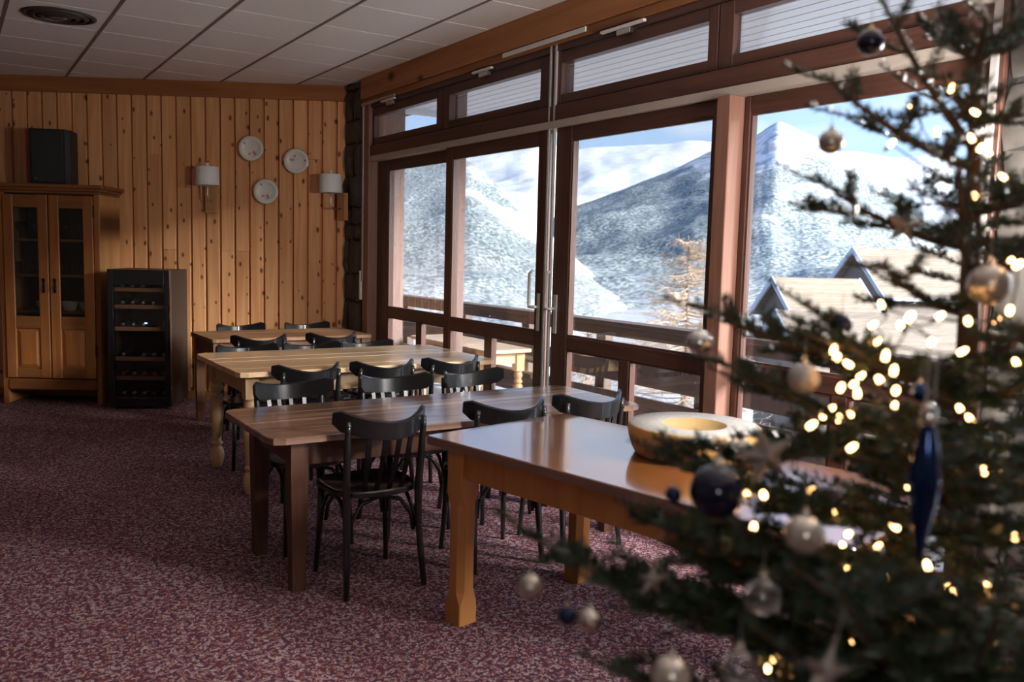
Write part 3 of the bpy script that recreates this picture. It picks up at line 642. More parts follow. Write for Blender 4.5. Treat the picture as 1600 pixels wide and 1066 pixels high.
table('dining_table', 'brown wooden table against the pine wall in the farthest row', 1.75, 3.12, 7.03, 7.76, .76, .028, (1.81, 3.075, 7.11, 7.68), 'taper', M['brown'], M['brownz'], apron=.11, planks=3, round_=.015)
# front table, turned about eleven degrees
fa = -math.radians(11)   # local y runs along the long side
L0 = Vector((1.631, 3.134)); dl = Vector((.191, -.982)); dc = Vector((.982, .191)); ln, wd = 1.80, .83
cc = L0+dl*ln/2+dc*wd/2
ft = table('dining_table', 'honey coloured oak table carrying the cheese wheel in the foreground', -wd/2, wd/2, -ln/2, ln/2, .75, .036, (-wd/2+.058, wd/2-.058, -ln/2+.17, ln/2-.17), 'chamfer', M['oak'], M['oakz'], apron=.115, planks=1, round_=.006, pivot=(0, 0))
ft.location = (cc.x, cc.y, 0); ft.rotation_euler.z = math.radians(11)
# outdoor table
table('patio_table', 'pine table with turned legs standing outside on the balcony', 3.95, 4.46, 6.5, 8.0, .64-BZ, .03, (4.03, 4.38, 6.62, 7.88), 'turned', M['pine'], M['pinez'], apron=.11, planks=3).location.z = BZ
# ---- bistro chair
def make_chair():
    t = empty('bistro_chair'); mk = M['black']
    arc = lambda x: -.12-.155*(1-(x/.217)**2)
    # curved top rail
    n = 16; vv = []; ff = []
    for i in range(n+1):
        x = -.217+.434*i/n; y = arc(x); dy = .31*x/.217**2; nrm = Vector((-dy, 1, 0)).normalized()
        e = abs(x)/.217; zt = .778+.052*e**2; zb = .697+.038*e**2; k = 1.0
        if i in (0, n): zt -= .022; zb += .022; k = .6
        for q, (dn, z) in enumerate(((-.011*k, zb), (-.011*k, (zb+zt)/2), (-.011*k, zt-.006), (0, zt), (.011*k, zt-.006), (.011*k, (zb+zt)/2), (.011*k, zb), (0, zb-.004))):
            lean = -(z-.70)*.12
            vv.append((x+nrm.x*dn, y+nrm.y*dn+lean, z))
    for i in range(n):
        for q in range(8): ff.append((i*8+q, (i+1)*8+q, (i+1)*8+(q+1) % 8, i*8+(q+1) % 8))
    ff += [tuple(range(8)), tuple(n*8+q for q in range(8))[::-1]]
    MB().add(vv, ff).build('top_rail', mk, t, True)
    # seat: rounded trapezoid with a rim and a dished panel
    poly = []
    for i in range(36):
        a = 2*PI*i/36; c, s_ = math.cos(a), math.sin(a)
        x = math.copysign(abs(c)**.62, c)*(.205-.018*(-s_)); y = math.copysign(abs(s_)**.62, s_)*.195; poly.append((x, y))
    rim = []; ff = []
    for sc_, z in ((.93, .425), (1, .433), (1, .450), (.975, .456), (.90, .455), (.86, .449), (0.0, .446)):
        rim += [(x*sc_, y*sc_, z) for x, y in poly]
    for l_ in range(6):
        for q in range(36): ff.append((l_*36+q, l_*36+(q+1) % 36, (l_+1)*36+(q+1) % 36, (l_+1)*36+q))
    ff.append(tuple(range(36))[::-1])
    MB().add(rim, ff).build('seat', mk, t, True)
    for sx in (-1, 1):
        yb = arc(.178)-.018
        p = [(sx*.186, -.215, 0), (sx*.178, -.195, .15), (sx*.172, -.175, .32), (sx*.171, -.172, .44), (sx*.175, -.187, .60), (sx*.178, yb-.012, .73), (sx*.178, yb-.018, .775)]
        o = MB().tube(p, [.0135, .0155, .017, .0175, .016, .014, .011], 10).build('back_leg', mk, t, 'all')
        for z in (.725, .755): MB().tube([(sx*.178, yb-.026, z), (sx*.178, yb-.033, z)], .0035, 6).build('bolt', M['iron'], o)
        MB().tube([(sx*.178, .178, 0), (sx*.166, .160, .22), (sx*.160, .150, .43)], [.0115, .015, .0175], 10).build('front_leg', mk, t, 'all')
        # side brace
        MB().tube([(sx*.166, .142, .25), (sx*.164, .125, .32), (sx*.160, .08, .385), (sx*.158, 0, .418), (sx*.160, -.08, .395), (sx*.166, -.14, .33), (sx*.170, -.165, .26)], .0095, 8).build('brace', mk, t, 'all')
    for y, w_ in ((-.165, .152), (.145, .142)):
        MB().tube([(-w_, y, .25), (-w_*.93, y*.97, .325), (-w_*.6, y*.93, .395), (0, y*.9, .420), (w_*.6, y*.93, .395), (w_*.93, y*.97, .325), (w_, y, .25)], .0095, 8).build('brace', mk, t, 'all')
    for i in range(4):
        x = -.096+.064*i; y0 = -.165; y1 = arc(x*1.02)-.0
        mb = MB(); w_, d_ = .0105, .005; P = [(x*.92, y0, .45), (x*.97, (y0*.45+y1*.55)-.004, .58), (x*1.02, y1, .712)]
        v_ = [];
        for (px_, py_, pz_) in P: v_ += [(px_-w_, py_-d_, pz_), (px_+w_, py_-d_, pz_), (px_+w_, py_+d_, pz_), (px_-w_, py_+d_, pz_)]
        mb.add(v_, [(3,2,1,0),(8,9,10,11)]+[(l_*4+q, l_*4+(q+1) % 4, (l_+1)*4+(q+1) % 4, (l_+1)*4+q) for l_ in (0, 1) for q in range(4)])
        mb.build('back_slat', mk, t)
    return t
chairs = [(1.583, 3.612, 0, 'black bentwood chair nearest the camera with its back slats in full view'),
 (2.232, 3.600, -4, 'black bentwood chair at the worn table, its back just behind the oak table corner'),
 (2.715, 3.605, 2, 'black bentwood chair at the worn table nearest the glass doors, back towards camera'),
 (1.512, 4.232, 184, 'black bentwood chair at left end of worn table, on its far side'),
 (2.078, 4.225, 178, 'black bentwood chair midway along the far side of the worn table'),
 (2.600, 4.220, 188, 'black bentwood chair at right end of worn table, on its far side'),
 (1.794, 5.165, 5, 'black bentwood chair at left of the near side of the pale pine table'),
 (2.291, 5.150, 1, 'black bentwood chair midway along the near side of the pale pine table'),
 (2.775, 5.160, 4, 'black bentwood chair beside the glass at the near side of the pine table'),
 (1.765, 5.985, 178, 'black bentwood chair at left on the far side of the pale pine table'),
 (2.235, 5.975, 178, 'black bentwood chair midway on the far side of the pale pine table'),
 (2.69, 5.990, 184, 'black bentwood chair at right on the far side of the pale pine table'),
 (2.064, 6.955, -2, 'left one of two black chairs at the near side of the farthest table'),
 (2.674, 6.985, -1, 'right one of two black chairs at the near side of the farthest table'),
 (2.217, 7.715, 182, 'left one of two black chairs between farthest table and pine wall'),
 (2.82, 7.69, 182, 'right one of two black chairs between farthest table and pine wall')]
ch0 = make_chair()
for i, (x, y, a, lab) in enumerate(chairs):
    c = ch0 if i == 0 else copy_tree(ch0)
    c.location = (x, y, 0); c.rotation_euler = (0, 0, math.radians(a)); tag(c, lab, 'chair', 'black bistro chairs at the tables')
# ---- cheese wheel
cw = thing('cheese_wheel', 'large round cheese wheel with hollowed middle on the oak table', 'cheese', (2.385, 2.375, .752))
R_ = .253; Hc = .116
MB().lathe([(.205, 0), (.222, .004), (.236, .03), (.247, .065), (.252, .098), (.251, Hc-.003), (.246, Hc-.0005)], 64, cap=False).add([(0,0,0)], []).build('rind', M['cheese'], cw, 'all')
MB().lathe([(.2475, Hc-.002), (.244, Hc+.002), (.13, Hc+.001), (.122, Hc)], 64, cap=False).build('top_crust', M['cheesetop'], cw, 'all')
MB().lathe([(.123, Hc+.0005), (.114, Hc-.006), (.09, Hc-.028), (.05, Hc-.040), (.0, Hc-.043)], 48, cap=False).build('hollow', M['cheesein'], cw, 'all')
# ---- armoire, in wall coordinates (local x along the wall, -y into the room)
def wthing(name, label, cat, s, n, z=0, group=None, rot=0): return thing(name, label, cat, tuple(wp(s, n, z)), WR+rot, group)
ar = wthing('glazed_armoire', 'tall honey wooden armoire with two glazed doors and panelled bases', 'cabinet', .655, -.044)
AW, AD, AH = .90, .44, 2.0; hw = AW/2
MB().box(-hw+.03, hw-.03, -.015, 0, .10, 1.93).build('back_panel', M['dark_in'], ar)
for sx in (-1, 1):
    MB().box(min(sx*hw, sx*(hw-.028)), max(sx*hw, sx*(hw-.028)), -AD, 0, .0, 1.93, .003).build('side_panel', M['cabside'], ar)
    MB().box(min(sx*(hw-.001), sx*(hw-.05)), max(sx*(hw-.001), sx*(hw-.05)), -AD-.018, -AD, 0, 1.93, .003).build('corner_post', M['cab'], ar)
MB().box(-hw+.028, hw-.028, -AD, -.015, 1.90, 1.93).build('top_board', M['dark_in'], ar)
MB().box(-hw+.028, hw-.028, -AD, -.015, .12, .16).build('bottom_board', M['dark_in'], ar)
MB().box(-hw+.05, hw-.05, -AD-.03, -AD+.0, .13, .235, .012).build('plinth_rail', M['cabh'], ar)
co = MB()
for i, (o_, z0, z1) in enumerate(((.005, 1.93, 1.955), (.025, 1.955, 1.98), (.05, 1.98, 2.012))): co.box(-hw-o_, hw+o_, -AD-.018-o_, 0, z0, z1, .006)
co.build('cornice', M['cabh'], ar)
for z in (.86, 1.195, 1.52): MB().box(-hw+.03, hw-.03, -AD+.03, -.016, z-.022, z, .002).build('shelf', M['cabh'], ar)
yd = -AD-.02
for sx in (-1, 1):
    x0, x1 = (-hw+.052, -.006) if sx < 0 else (.006, hw-.052)
    d = empty('door'); d.parent = ar
    st = .088
    MB().box(x0, x0+st, yd-.02, yd+.004, .245, 1.915, .004).build('stile', M['cab'], d); MB().box(x1-st, x1, yd-.02, yd+.004, .245, 1.915, .004).build('stile', M['cab'], d)
    for z0, z1 in ((1.80, 1.914), (.70, .815), (.246, .33)): MB().box(x0+st, x1-st, yd-.018, yd+.003, z0, z1, .003).build('rail', M['cabh'], d)
    MB().box(x0+st, x1-st, yd-.008, yd-.004, .815, 1.80).build('pane', M['cabglass'], d)
    pa, pc = x0+st, x1-st; b_ = .04
    vv = [(pa, yd, .33), (pc, yd, .33), (pc, yd, .70), (pa, yd, .70), (pa+b_, yd-.016, .33+b_), (pc-b_, yd-.016, .33+b_), (pc-b_, yd-.016, .70-b_), (pa+b_, yd-.016, .70-b_)]
    MB().add(vv, [(4,5,6,7),(0,1,5,4),(1,2,6,5),(2,3,7,6),(3,0,4,7),(3,2,1,0)]).build('raised_panel', M['cab'], d)
    xk = (x1-st/2) if sx < 0 else (x0+st/2)
    MB().box(xk-.012, xk+.012, yd-.024, yd-.02, 1.05, 1.14, .003).lathe([(.004, 0), (.016, .012), (.006, .03)], 10, (xk, yd-.022, 1.135)).lathe([(.006, 0), (.016, .02), (.004, .035)], 10, (xk, yd-.022, 1.03)).tube([(xk, yd-.024, 1.09), (xk, yd-.045, 1.09), (xk, yd-.045, 1.06)], .006, 8).build('escutcheon', M['iron'], d)
MB().tube([(hw-.047, yd-.012, 1.72), (hw-.047, yd-.012, 1.83)], .008, 8).build('hinge', M['iron'], ar)
MB().tube([(hw-.047, yd-.012, .45), (hw-.047, yd-.012, .56)], .008, 8).build('hinge', M['iron'], ar)
# glassware on the shelves (each glass a thing)
gl1 = MB().lathe([(.026, 0), (.028, .004), (.005, .008), (.004, .055), (.022, .075), (.032, .105), (.030, .15), (.028, .15), (.029, .105), (.018, .078), (.001, .07)], 12, cap=False).mesh('wine_glass', M['tumbler'], 'all')
gl2 = MB().lathe([(.024, 0), (.026, .002), (.031, .11), (.029, .11), (.024, .008), (.001, .006)], 12, cap=False).mesh('water_glass', M['tumbler'], 'all')
ORD = ['first', 'second', 'third', 'fourth', 'fifth', 'sixth', 'seventh', 'eighth', 'ninth', 'tenth', 'eleventh', 'twelfth']; gi = 0
for shelf, z, me, nm, word in ((1, 1.522, gl1, 'wine_glass', 'small stemmed glass on the top shelf'), (2, 1.197, gl2, 'water_glass', 'upright tumbler on the middle shelf')):
    for i in range(12):
        x = -.36+i*.065+(.005 if i > 5 else 0)
        if shelf == 1 and i % 3 == 2: continue
        p = wp(.655+x, -.044-AD+.09+(.0 if i % 2 else .06), z+.0005)
        gi = gi+1 if i else 1
        o = place(me, nm, None, tuple(p)); tag(o, '%s inside the armoire, %s from left' % (word, ORD[gi-1]), 'glass', 'glasses on the %s armoire shelf' % ('top' if shelf == 1 else 'middle'))
M['bowl'] = mat('cream_china', (.50, .46, .36), .3)
for i, (x, lab) in enumerate(((-.12, 'pale fluted bowl behind the left armoire door'), (.10, 'pale fluted bowl behind the right armoire door beside the knob'), (.27, 'pale fluted bowl behind the right armoire door, farther right'))):
    b_ = wp(.655+x, -.044-AD+.13, .8605); mb = MB(); v_ = []; n = 28; pr_ = [(.035, 0), (.05, .005), (.068, .05), (.074, .085), (.070, .085), (.062, .05), (.001, .012)]
    for r, z in pr_:
        for k in range(n): a = 2*PI*k/n; q = r*(1+.05*(k % 2)*(r > .04)); v_.append((q*math.cos(a), q*math.sin(a), z))
    mb.add(v_, [(l_*n+k, l_*n+(k+1) % n, (l_+1)*n+(k+1) % n, (l_+1)*n+k) for l_ in range(len(pr_)-1) for k in range(n)])
    tag(mb.build('china_bowl', M['bowl'], None, loc=tuple(b_)), lab, 'bowl', 'bowls on the lowest armoire shelf')
# loudspeaker on the armoire
sp_ = wthing('loudspeaker', 'black loudspeaker box standing on top of the armoire', 'speaker', .625, -.30, 2.0125, rot=math.radians(6))
poly = [(-.175, .16), (-.195, -.10), (-.18, -.135), (.15, -.135), (.185, -.10), (.165, .16)]
MB().prism([(x*.92, y) for x, y in poly], 0, .50).build('cabinet_shell', M['blackp'], sp_)
MB().box(-.15, .125, -.145, -.134, .02, .48, .006).build('grille', M['grille'], sp_)
MB().tube([(-.12, -.148, .05), (-.105, -.148, .05)], .01, 8).build('badge', M['metal'], sp_)
# ---- wine fridge
fr = wthing('wine_fridge', 'black wine cooler with glass door and wooden racks beside the armoire', 'fridge', 1.495, -.15, 0, rot=math.radians(3))
FW, FD, FH = .54, .56, 1.268; fw = FW/2
for nm, a in (('side_panel', (-fw, -fw+.03, -FD+.05, 0, .03, FH)), ('side_panel', (fw-.03, fw, -FD+.05, 0, .03, FH)), ('top_panel', (-fw+.03, fw-.03, -FD+.05, 0, FH-.05, FH)), ('bottom_panel', (-fw+.03, fw-.03, -FD+.05, 0, .03, .10)), ('back_panel', (-fw+.03, fw-.03, -.04, 0, .10, FH-.05))):
    MB().box(*a, .003).build(nm, M['fridge'] if nm != 'back_panel' else M['blackp'], fr)
for sx in (-1, 1):
    for y in (-.05, -FD+.1): MB().tube([(sx*(fw-.05), y, 0), (sx*(fw-.05), y, .03)], .02, 10).build('foot', M['blackp'], fr)
dr = empty('door'); dr.parent = fr
for a in ((-fw, -fw+.05, .03, FH), (fw-.05, fw, .03, FH), (-fw+.05, fw-.05, FH-.135, FH), (-fw+.05, fw-.05, .03, .11)): MB().box(a[0], a[1], -FD-.005, -FD+.045, a[2], a[3], .003).build('door_frame', M['gloss_black'], dr)
MB().box(-fw+.05, fw-.05, -FD+.012, -FD+.018, .11, FH-.135).build('pane', M['fridgeglass'], dr)
MB().tube([(fw-.02, -FD-.005, .5), (fw-.02, -FD-.04, .5), (fw-.02, -FD-.04, .95), (fw-.02, -FD-.005, .95)], .008, 8).build('handle', M['gloss_black'], dr)
M['display'] = mat('blue_display', (.02, .02, .1), .3, emis=(.15, .2, 1), es=4)
MB().box(.03, .055, -FD+.05, -FD+.055, .78, .79).build('display', M['display'], fr)
M['rack'] = wood('rack_beech', (.48, .27, .15), (.40, .21, .11), 0, .5)
rz = [1.085, .93, .73, .458, .282]
for z in rz:
    rk = MB().box(-fw+.035, fw-.035, -FD+.055, -FD+.08, z-.018, z+.018, .003).build('rack', M['rack'], fr)
    for k in range(4): MB().box(-fw+.06+k*.13, -fw+.08+k*.13, -FD+.08, -.05, z-.012, z-.002).build('rack_slat', M['rack'], rk)
bt = MB().lathe([(.004, 0), (.036, .002), (.037, .01), (.037, .19), (.030, .215), (.015, .235), (.013, .275), (.0145, .277), (.0145, .295), (.001, .296)], 14).xform(Matrix.Rotation(PI/2, 4, 'X')).mesh('bottle_body', M['bottle'], 'all')
cp = MB().tube([(0, -.262, 0), (0, -.2965, 0)], .0152, 12).mesh('foil_cap', M['foil'], 'all')
words = {0: 'top', 1: 'second', 2: 'third', 3: 'fourth', 4: 'lowest', 5: 'base'}
F_M = Matrix.Translation(fr.location) @ Matrix.Rotation(fr.rotation_euler.z, 4, 'Z')
for li, z in enumerate(rz+[.10]):
    for k in range(5):
        if (li*5+k) in (3, 9, 13, 16): continue
        bi = bi+1 if k else 1
        x = -.18+k*.09
        o = thing('wine_bottle', ('dark wine bottle on the %s rack in the cooler, %s from left' % (words[li], ORD[bi-1]) if li < 5 else 'dark wine bottle on the cooler floor, %s from left' % ORD[bi-1]), 'bottle', (0, 0, 0), 0, 'bottles on the %s level of the wine cooler' % words[li])
        o.matrix_world = F_M @ Matrix.Translation((x, -FD+.40, z-.002+.0375 if li < 5 else .1005+.037))
        place(bt, 'bottle_body', o); place(cp, 'foil_cap', o)
# ---- plates on the wall
m, nt, b = newmat('painted_porcelain'); M['painted'] = m
tc = N(nt, 'ShaderNodeTexCoord'); vo = N(nt, 'ShaderNodeTexVoronoi'); vo.inputs['Scale'].default_value = 24; L(nt, tc.outputs['Object'], vo.inputs[0])
gr = N(nt, 'ShaderNodeTexNoise'); gr.inputs['Scale'].default_value = 70; L(nt, tc.outputs['Object'], gr.inputs[0])
def spot(cx, cz, rad):
    vm = N(nt, 'ShaderNodeVectorMath', operation='DISTANCE'); vm.inputs[1].default_value = (cx, -.02, cz); L(nt, tc.outputs['Object'], vm.inputs[0])
    r = N(nt, 'ShaderNodeMapRange'); r.inputs['From Min'].default_value = rad; r.inputs['From Max'].default_value = rad*.6; L(nt, vm.outputs['Value'], r.inputs['Value']); return r.outputs[0]
base = None
prev = (.74, .72, .66, 1)
col = None
for cx, cz, rad, c in ((.018, -.042, .036, (.42, .14, .13, 1)), (-.02, -.050, .024, (.50, .20, .17, 1)), (.045, -.02, .020, (.28, .20, .13, 1)), (-.065, .045, .016, (.36, .22, .18, 1))):
    f1 = spot(cx, cz, rad); th_ = N(nt, 'ShaderNodeMath', operation='GREATER_THAN'); th_.inputs[1].default_value = .5; L(nt, gr.outputs['Fac'], th_.inputs[0])
    ml = N(nt, 'ShaderNodeMath', operation='MULTIPLY'); L(nt, f1, ml.inputs[0]); L(nt, th_.outputs[0], ml.inputs[1])
    mx = N(nt, 'ShaderNodeMixRGB'); mx.inputs[2].default_value = c; L(nt, ml.outputs[0], mx.inputs[0])
    if col is None: mx.inputs[1].default_value = prev
    else: L(nt, col, mx.inputs[1])
    col = mx.outputs[0]
L(nt, col, b.inputs['Base Color']); b.inputs['Roughness'].default_value = .15; b.inputs['Coat Weight'].default_value = .4
M['gilt'] = mat('gilt_rim', (.42, .28, .15), .35)
for s_, z, lab, tw in ((2.361, 2.433, 'flowered china plate highest on the pine wall', 0), (2.789, 2.325, 'flowered china plate at right, nearest the stone pillar', 2.4), (2.50, 2.029, 'flowered china plate lowest of the three on the wall', .3)):
    p = wthing('wall_plate', lab, 'plate', s_, -.037, z, 'china plates on the pine wall')
    R = Matrix.Rotation(PI/2, 4, 'X') @ Matrix.Rotation(0, 4, 'Z')
    d = MB().lathe([(.001, .006), (.062, .006), (.075, .012), (.082, .018), (.120, .030), (.121, .026), (.080, .010), (.06, .0), (.001, .0)], 40, cap=False).xform(R).build('plate_dish', M['painted'], p, 'all'); d.rotation_euler.y = tw
    d2_ = MB().lathe([(.116, .0302), (.1215, .031), (.1225, .029), (.1195, .027)], 40, cap=False).xform(R).build('plate_rim', M['gilt'], p, 'all')
# ---- sconces
def sconce(label, loc, rz):
    t = thing('wall_sconce', label, 'lamp', loc, rz, 'white shaded wall lamps')
    MB().box(-.06, .06, -.045, 0, -.13, .13, .004).build('wood_block', M['cabside'], t)
    MB().tube([(0, -.045, -.02), (0, -.13, -.02), (-.0, -.155, -.0), (0, -.16, .04), (0, -.16, .32)], .008, 8).build('arm', M['metal'], t, 'all')
    MB().lathe([(.008, .300), (.10, .296), (.103, .293), (.108, .125), (.105, .122), (.1, .288), (.008, .292)], 28, (0, -.16, 0), cap=False).build('lamp_shade', M['shade'], t, 'all')
    MB().lathe([(.016, .29), (.016, .335), (.002, .336)], 12, (0, -.16, 0)).build('finial', M['white'], t, 'all')
    return t
sconce('white drum wall lamp on wooden block left of the plates', tuple(wp(1.985, -.036, 1.94)), WR)
sconce('white drum wall lamp on wooden block beside the corner stone pillar', (3.245, 8.00, 1.90), -PI/2+.25)
sconce('white drum wall lamp on the stone pillar at the right edge', (3.235, 1.40, 1.95), -PI/2)
# ---- round ceiling diffuser
vd = thing('ceiling_vent', 'round dark air diffuser with concentric rings in the ceiling', 'vent', (.722, 6.945, CZ-.0005))
M['vent'] = mat('vent_dark_metal', (.10, .095, .09), .4, metal=.6)
for r, dz in ((.235, -.012), (.185, -.022), (.135, -.026), (.085, -.024)):
    MB().lathe([(r, 0), (r, -.006), (r-.02, dz), (r-.032, dz+.004), (r-.028, 0)], 40, cap=False).build('ring', M['vent'], vd, 'all')
MB().lathe([(.055, -.014), (.05, -.02), (.03, -.026), (.001, -.027)], 28, cap=False).build('centre_cone', M['metal'], vd, 'all')
MB().lathe([(.222, -.0012), (.001, -.001)], 40, cap=False).build('throat', M['blackp'], vd)
# ---- added globes, out of view, to brighten the room: right-hand pillar, behind the viewer
def added_globe_lamp(label, x, y, z, es, r=.16):
    mg = mat('added_fill_globe', (.9, .9, .88), .4, emis=(1, .95, .89), es=es)
    t = thing('added_fill_lamp', label, 'lamp', (x, y, 0), 0, 'added fill globes out of view')
    MB().lathe([(.001, 0), (.15, 0), (.15, .015), (.03, .03), (.001, .03)], 28, cap=False).build('base', M['iron'], t, 'all')
    MB().tube([(0, 0, .02), (0, 0, z-r+.01)], .011, 10).build('pole', M['iron'], t, 'all')
    MB().lathe([(.001, r)]+[(r*math.sin(PI*k/14), r*math.cos(PI*k/14)) for k in range(1, 14)]+[(.001, -r)], 28, (0, 0, z), cap=False).build('globe', mg, t, 'all')
added_globe_lamp('added opal globe fill lamp beside the right stone pillar', 2.85, 1.02, 1.80, 74)
added_globe_lamp('added opal globe fill lamp behind the viewer', -.6, -1.0, 1.75, 4)
# ================================================================ CHRISTMAS TREE
FILL = [((1.707, 1.019, 0.712), (1.227, 0.655, 0.612)), ((0.56, 1.102, 0.676), (1.213, 0.637, 0.388)), ((1.4, 0.383, 1.458), (1.276, 0.717, 1.394)), ((0.794, 0.213, 0.946), (1.233, 0.663, 0.709)), ((1.545, 0.882, 1.561), (1.28, 0.722, 1.462)), ((1.468, 0.521, 1.592), (1.284, 0.728, 1.534)), ((0.995, 0.585, 1.619), (1.282, 0.725, 1.5)), ((0.975, 1.329, 0.609), (1.221, 0.647, 0.513)), ((0.743, 0.159, 0.548), (1.211, 0.635, 0.361)), ((1.226, 0.137, 0.922), (1.237, 0.667, 0.77)), ((1.025, 0.493, 1.382), (1.27, 0.71, 1.31)), ((0.683, 0.791, 0.718), (1.222, 0.649, 0.534)), ((1.582, 0.636, 1.61), (1.281, 0.723, 1.483)), ((1.762, 0.479, 1.045), (1.241, 0.673, 0.842)), ((1.744, 0.546, 0.868), (1.239, 0.67, 0.804)), ((1.59, 1.32, 0.538), (1.211, 0.635, 0.359)), ((1.793, 1.054, 0.853), (1.231, 0.661, 0.683)), ((1.734, 0.851, 0.668), (1.224, 0.652, 0.574)), ((1.465, 0.978, 1.285), (1.263, 0.701, 1.193)), ((1.77, 0.648, 0.78), (1.228, 0.656, 0.629)), ((0.779, 0.937, 0.75), (1.227, 0.656, 0.619)), ((1.75, 0.22, 0.812), (1.228, 0.656, 0.628)), ((1.192, 1.3, 0.463), (1.21, 0.634, 0.342)), ((1.605, 0.25, 0.681), (1.226, 0.654, 0.606)), ((1.102, 0.464, 1.598), (1.281, 0.724, 1.489)), ((1.622, 0.929, 1.124), (1.248, 0.682, 0.952)), ((1.039, 0.422, 1.459), (1.273, 0.713, 1.355)), ((1.111, 0.347, 1.316), (1.261, 0.698, 1.164)), ((1.554, 0.865, 1.685), (1.286, 0.73, 1.562)), ((1.701, 0.826, 1.255), (1.262, 0.7, 1.182)), ((1.178, 0.54, 1.616), (1.287, 0.731, 1.578)), ((0.847, 0.505, 1.32), (1.26, 0.696, 1.138)), ((1.941, 0.668, 0.677), (1.225, 0.653, 0.588)), ((0.823, 0.609, 0.978), (1.246, 0.679, 0.922)), ((0.746, 1.198, 0.685), (1.219, 0.645, 0.483)), ((1.633, -0.06, 0.432), (1.208, 0.632, 0.314)), ((0.513, 0.715, 0.715), (1.227, 0.655, 0.608)), ((1.6, 0.232, 0.953), (1.243, 0.676, 0.873)), ((1.384, 0.222, 1.039), (1.242, 0.674, 0.858)), ((1.607, 1.174, 0.677), (1.222, 0.649, 0.533))]
BULBS = [(1.175, 0.711, 1.741), (1.178, 0.675, 1.705), (1.161, 0.718, 1.681), (1.142, 0.657, 1.665), (1.151, 0.65, 1.652), (1.221, 0.677, 1.656), (1.206, 0.646, 1.619), (1.191, 0.674, 1.594), (1.067, 0.724, 1.658), (1.111, 0.727, 1.713), (1.06, 0.551, 1.505), (1.007, 0.516, 1.501), (0.997, 0.515, 1.45), (0.959, 0.54, 1.437), (0.972, 0.582, 1.439), (0.936, 0.606, 1.426), (0.93, 0.564, 1.412), (0.893, 0.57, 1.439), (0.872, 0.581, 1.396), (0.894, 0.584, 1.378), (0.853, 0.573, 1.372), (0.868, 0.563, 1.361), (0.879, 0.618, 1.348), (0.867, 0.632, 1.354), (0.868, 0.641, 1.388), (0.902, 0.671, 1.392), (0.924, 0.664, 1.375), (0.934, 0.663, 1.35), (0.988, 0.692, 1.353), (1.026, 0.666, 1.315), (0.979, 0.696, 1.303), (0.942, 0.686, 1.301), (0.924, 0.697, 1.306), (0.937, 0.696, 1.313), (0.847, 0.599, 1.292), (0.81, 0.626, 1.316), (0.757, 0.642, 1.239), (0.756, 0.653, 1.199), (0.819, 0.72, 1.214), (0.901, 0.692, 1.213), (0.916, 0.726, 1.184), (0.938, 0.68, 1.18), (0.942, 0.621, 1.154), (0.96, 0.682, 1.136), (0.969, 0.623, 1.113), (1.008, 0.641, 1.114), (1.016, 0.574, 1.106), (1.014, 0.525, 1.117), (1.022, 0.516, 1.092), (0.998, 0.504, 1.084), (0.948, 0.476, 1.087), (0.976, 0.546, 1.065), (0.914, 0.628, 1.033), (0.845, 0.688, 1.006), (0.817, 0.672, 1.009), (0.899, 0.579, 1.122), (0.867, 0.607, 1.145), (0.865, 0.608, 1.187), (0.928, 0.59, 1.191), (0.928, 0.547, 1.157), (1.038, 0.509, 1.185), (1.035, 0.549, 1.255), (1.068, 0.545, 1.254), (1.028, 0.595, 1.252), (1.038, 0.646, 1.213), (1.134, 0.582, 1.23), (1.04, 0.573, 1.313), (1.037, 0.585, 1.324), (1.096, 0.553, 1.382), (1.101, 0.584, 1.432), (0.998, 0.633, 1.435), (0.986, 0.667, 1.446), (0.997, 0.686, 1.419), (0.986, 0.67, 1.4), (1.0, 0.568, 1.398), (1.111, 0.572, 1.09), (1.092, 0.605, 1.074), (1.106, 0.552, 1.049)]
VIS = [((0.991, 0.776, 1.745), (1.291, 0.736, 1.644)), ((1.089, 0.775, 1.872), (1.293, 0.738, 1.67)), ((0.962, 0.754, 1.606), (1.284, 0.727, 1.525)), ((0.989, 0.675, 1.499), (1.278, 0.719, 1.428)), ((0.822, 0.825, 1.441), (1.272, 0.712, 1.333)), ((0.923, 0.736, 1.447), (1.271, 0.71, 1.314)), ((0.905, 0.768, 1.422), (1.269, 0.708, 1.286)), ((0.827, 0.789, 1.372), (1.266, 0.704, 1.238)), ((0.785, 0.78, 1.262), (1.268, 0.707, 1.267)), ((0.724, 0.771, 1.258), (1.259, 0.696, 1.134)), ((0.557, 0.821, 1.173), (1.248, 0.681, 0.944)), ((0.698, 0.779, 1.188), (1.252, 0.686, 1.011)), ((0.573, 0.679, 1.067), (1.24, 0.671, 0.821)), ((0.656, 0.475, 1.22), (1.243, 0.675, 0.868)), ((1.165, 0.712, 1.756), (1.295, 0.741, 1.703)), ((0.695, 0.71, 1.195), (1.25, 0.685, 0.992)), ((0.786, 0.679, 1.229), (1.259, 0.696, 1.134)), ((0.851, 0.682, 1.306), (1.264, 0.702, 1.21)), ((0.875, 0.551, 1.342), (1.268, 0.707, 1.267)), ((0.676, 0.534, 1.126), (1.243, 0.675, 0.868)), ((0.697, 0.676, 1.124), (1.245, 0.678, 0.906)), ((0.846, 0.595, 1.249), (1.258, 0.694, 1.105)), ((0.8, 0.401, 1.182), (1.245, 0.677, 0.897)), ((1.085, 0.543, 1.42), (1.274, 0.714, 1.361)), ((1.196, 0.612, 1.597), (1.287, 0.731, 1.58)), ((1.265, 0.665, 1.71), (1.295, 0.742, 1.712)), ((1.009, 0.492, 1.283), (1.263, 0.701, 1.191)), ((0.912, 0.654, 1.4), (1.271, 0.711, 1.324)), ((0.785, 0.531, 1.191), (1.251, 0.686, 1.001))]
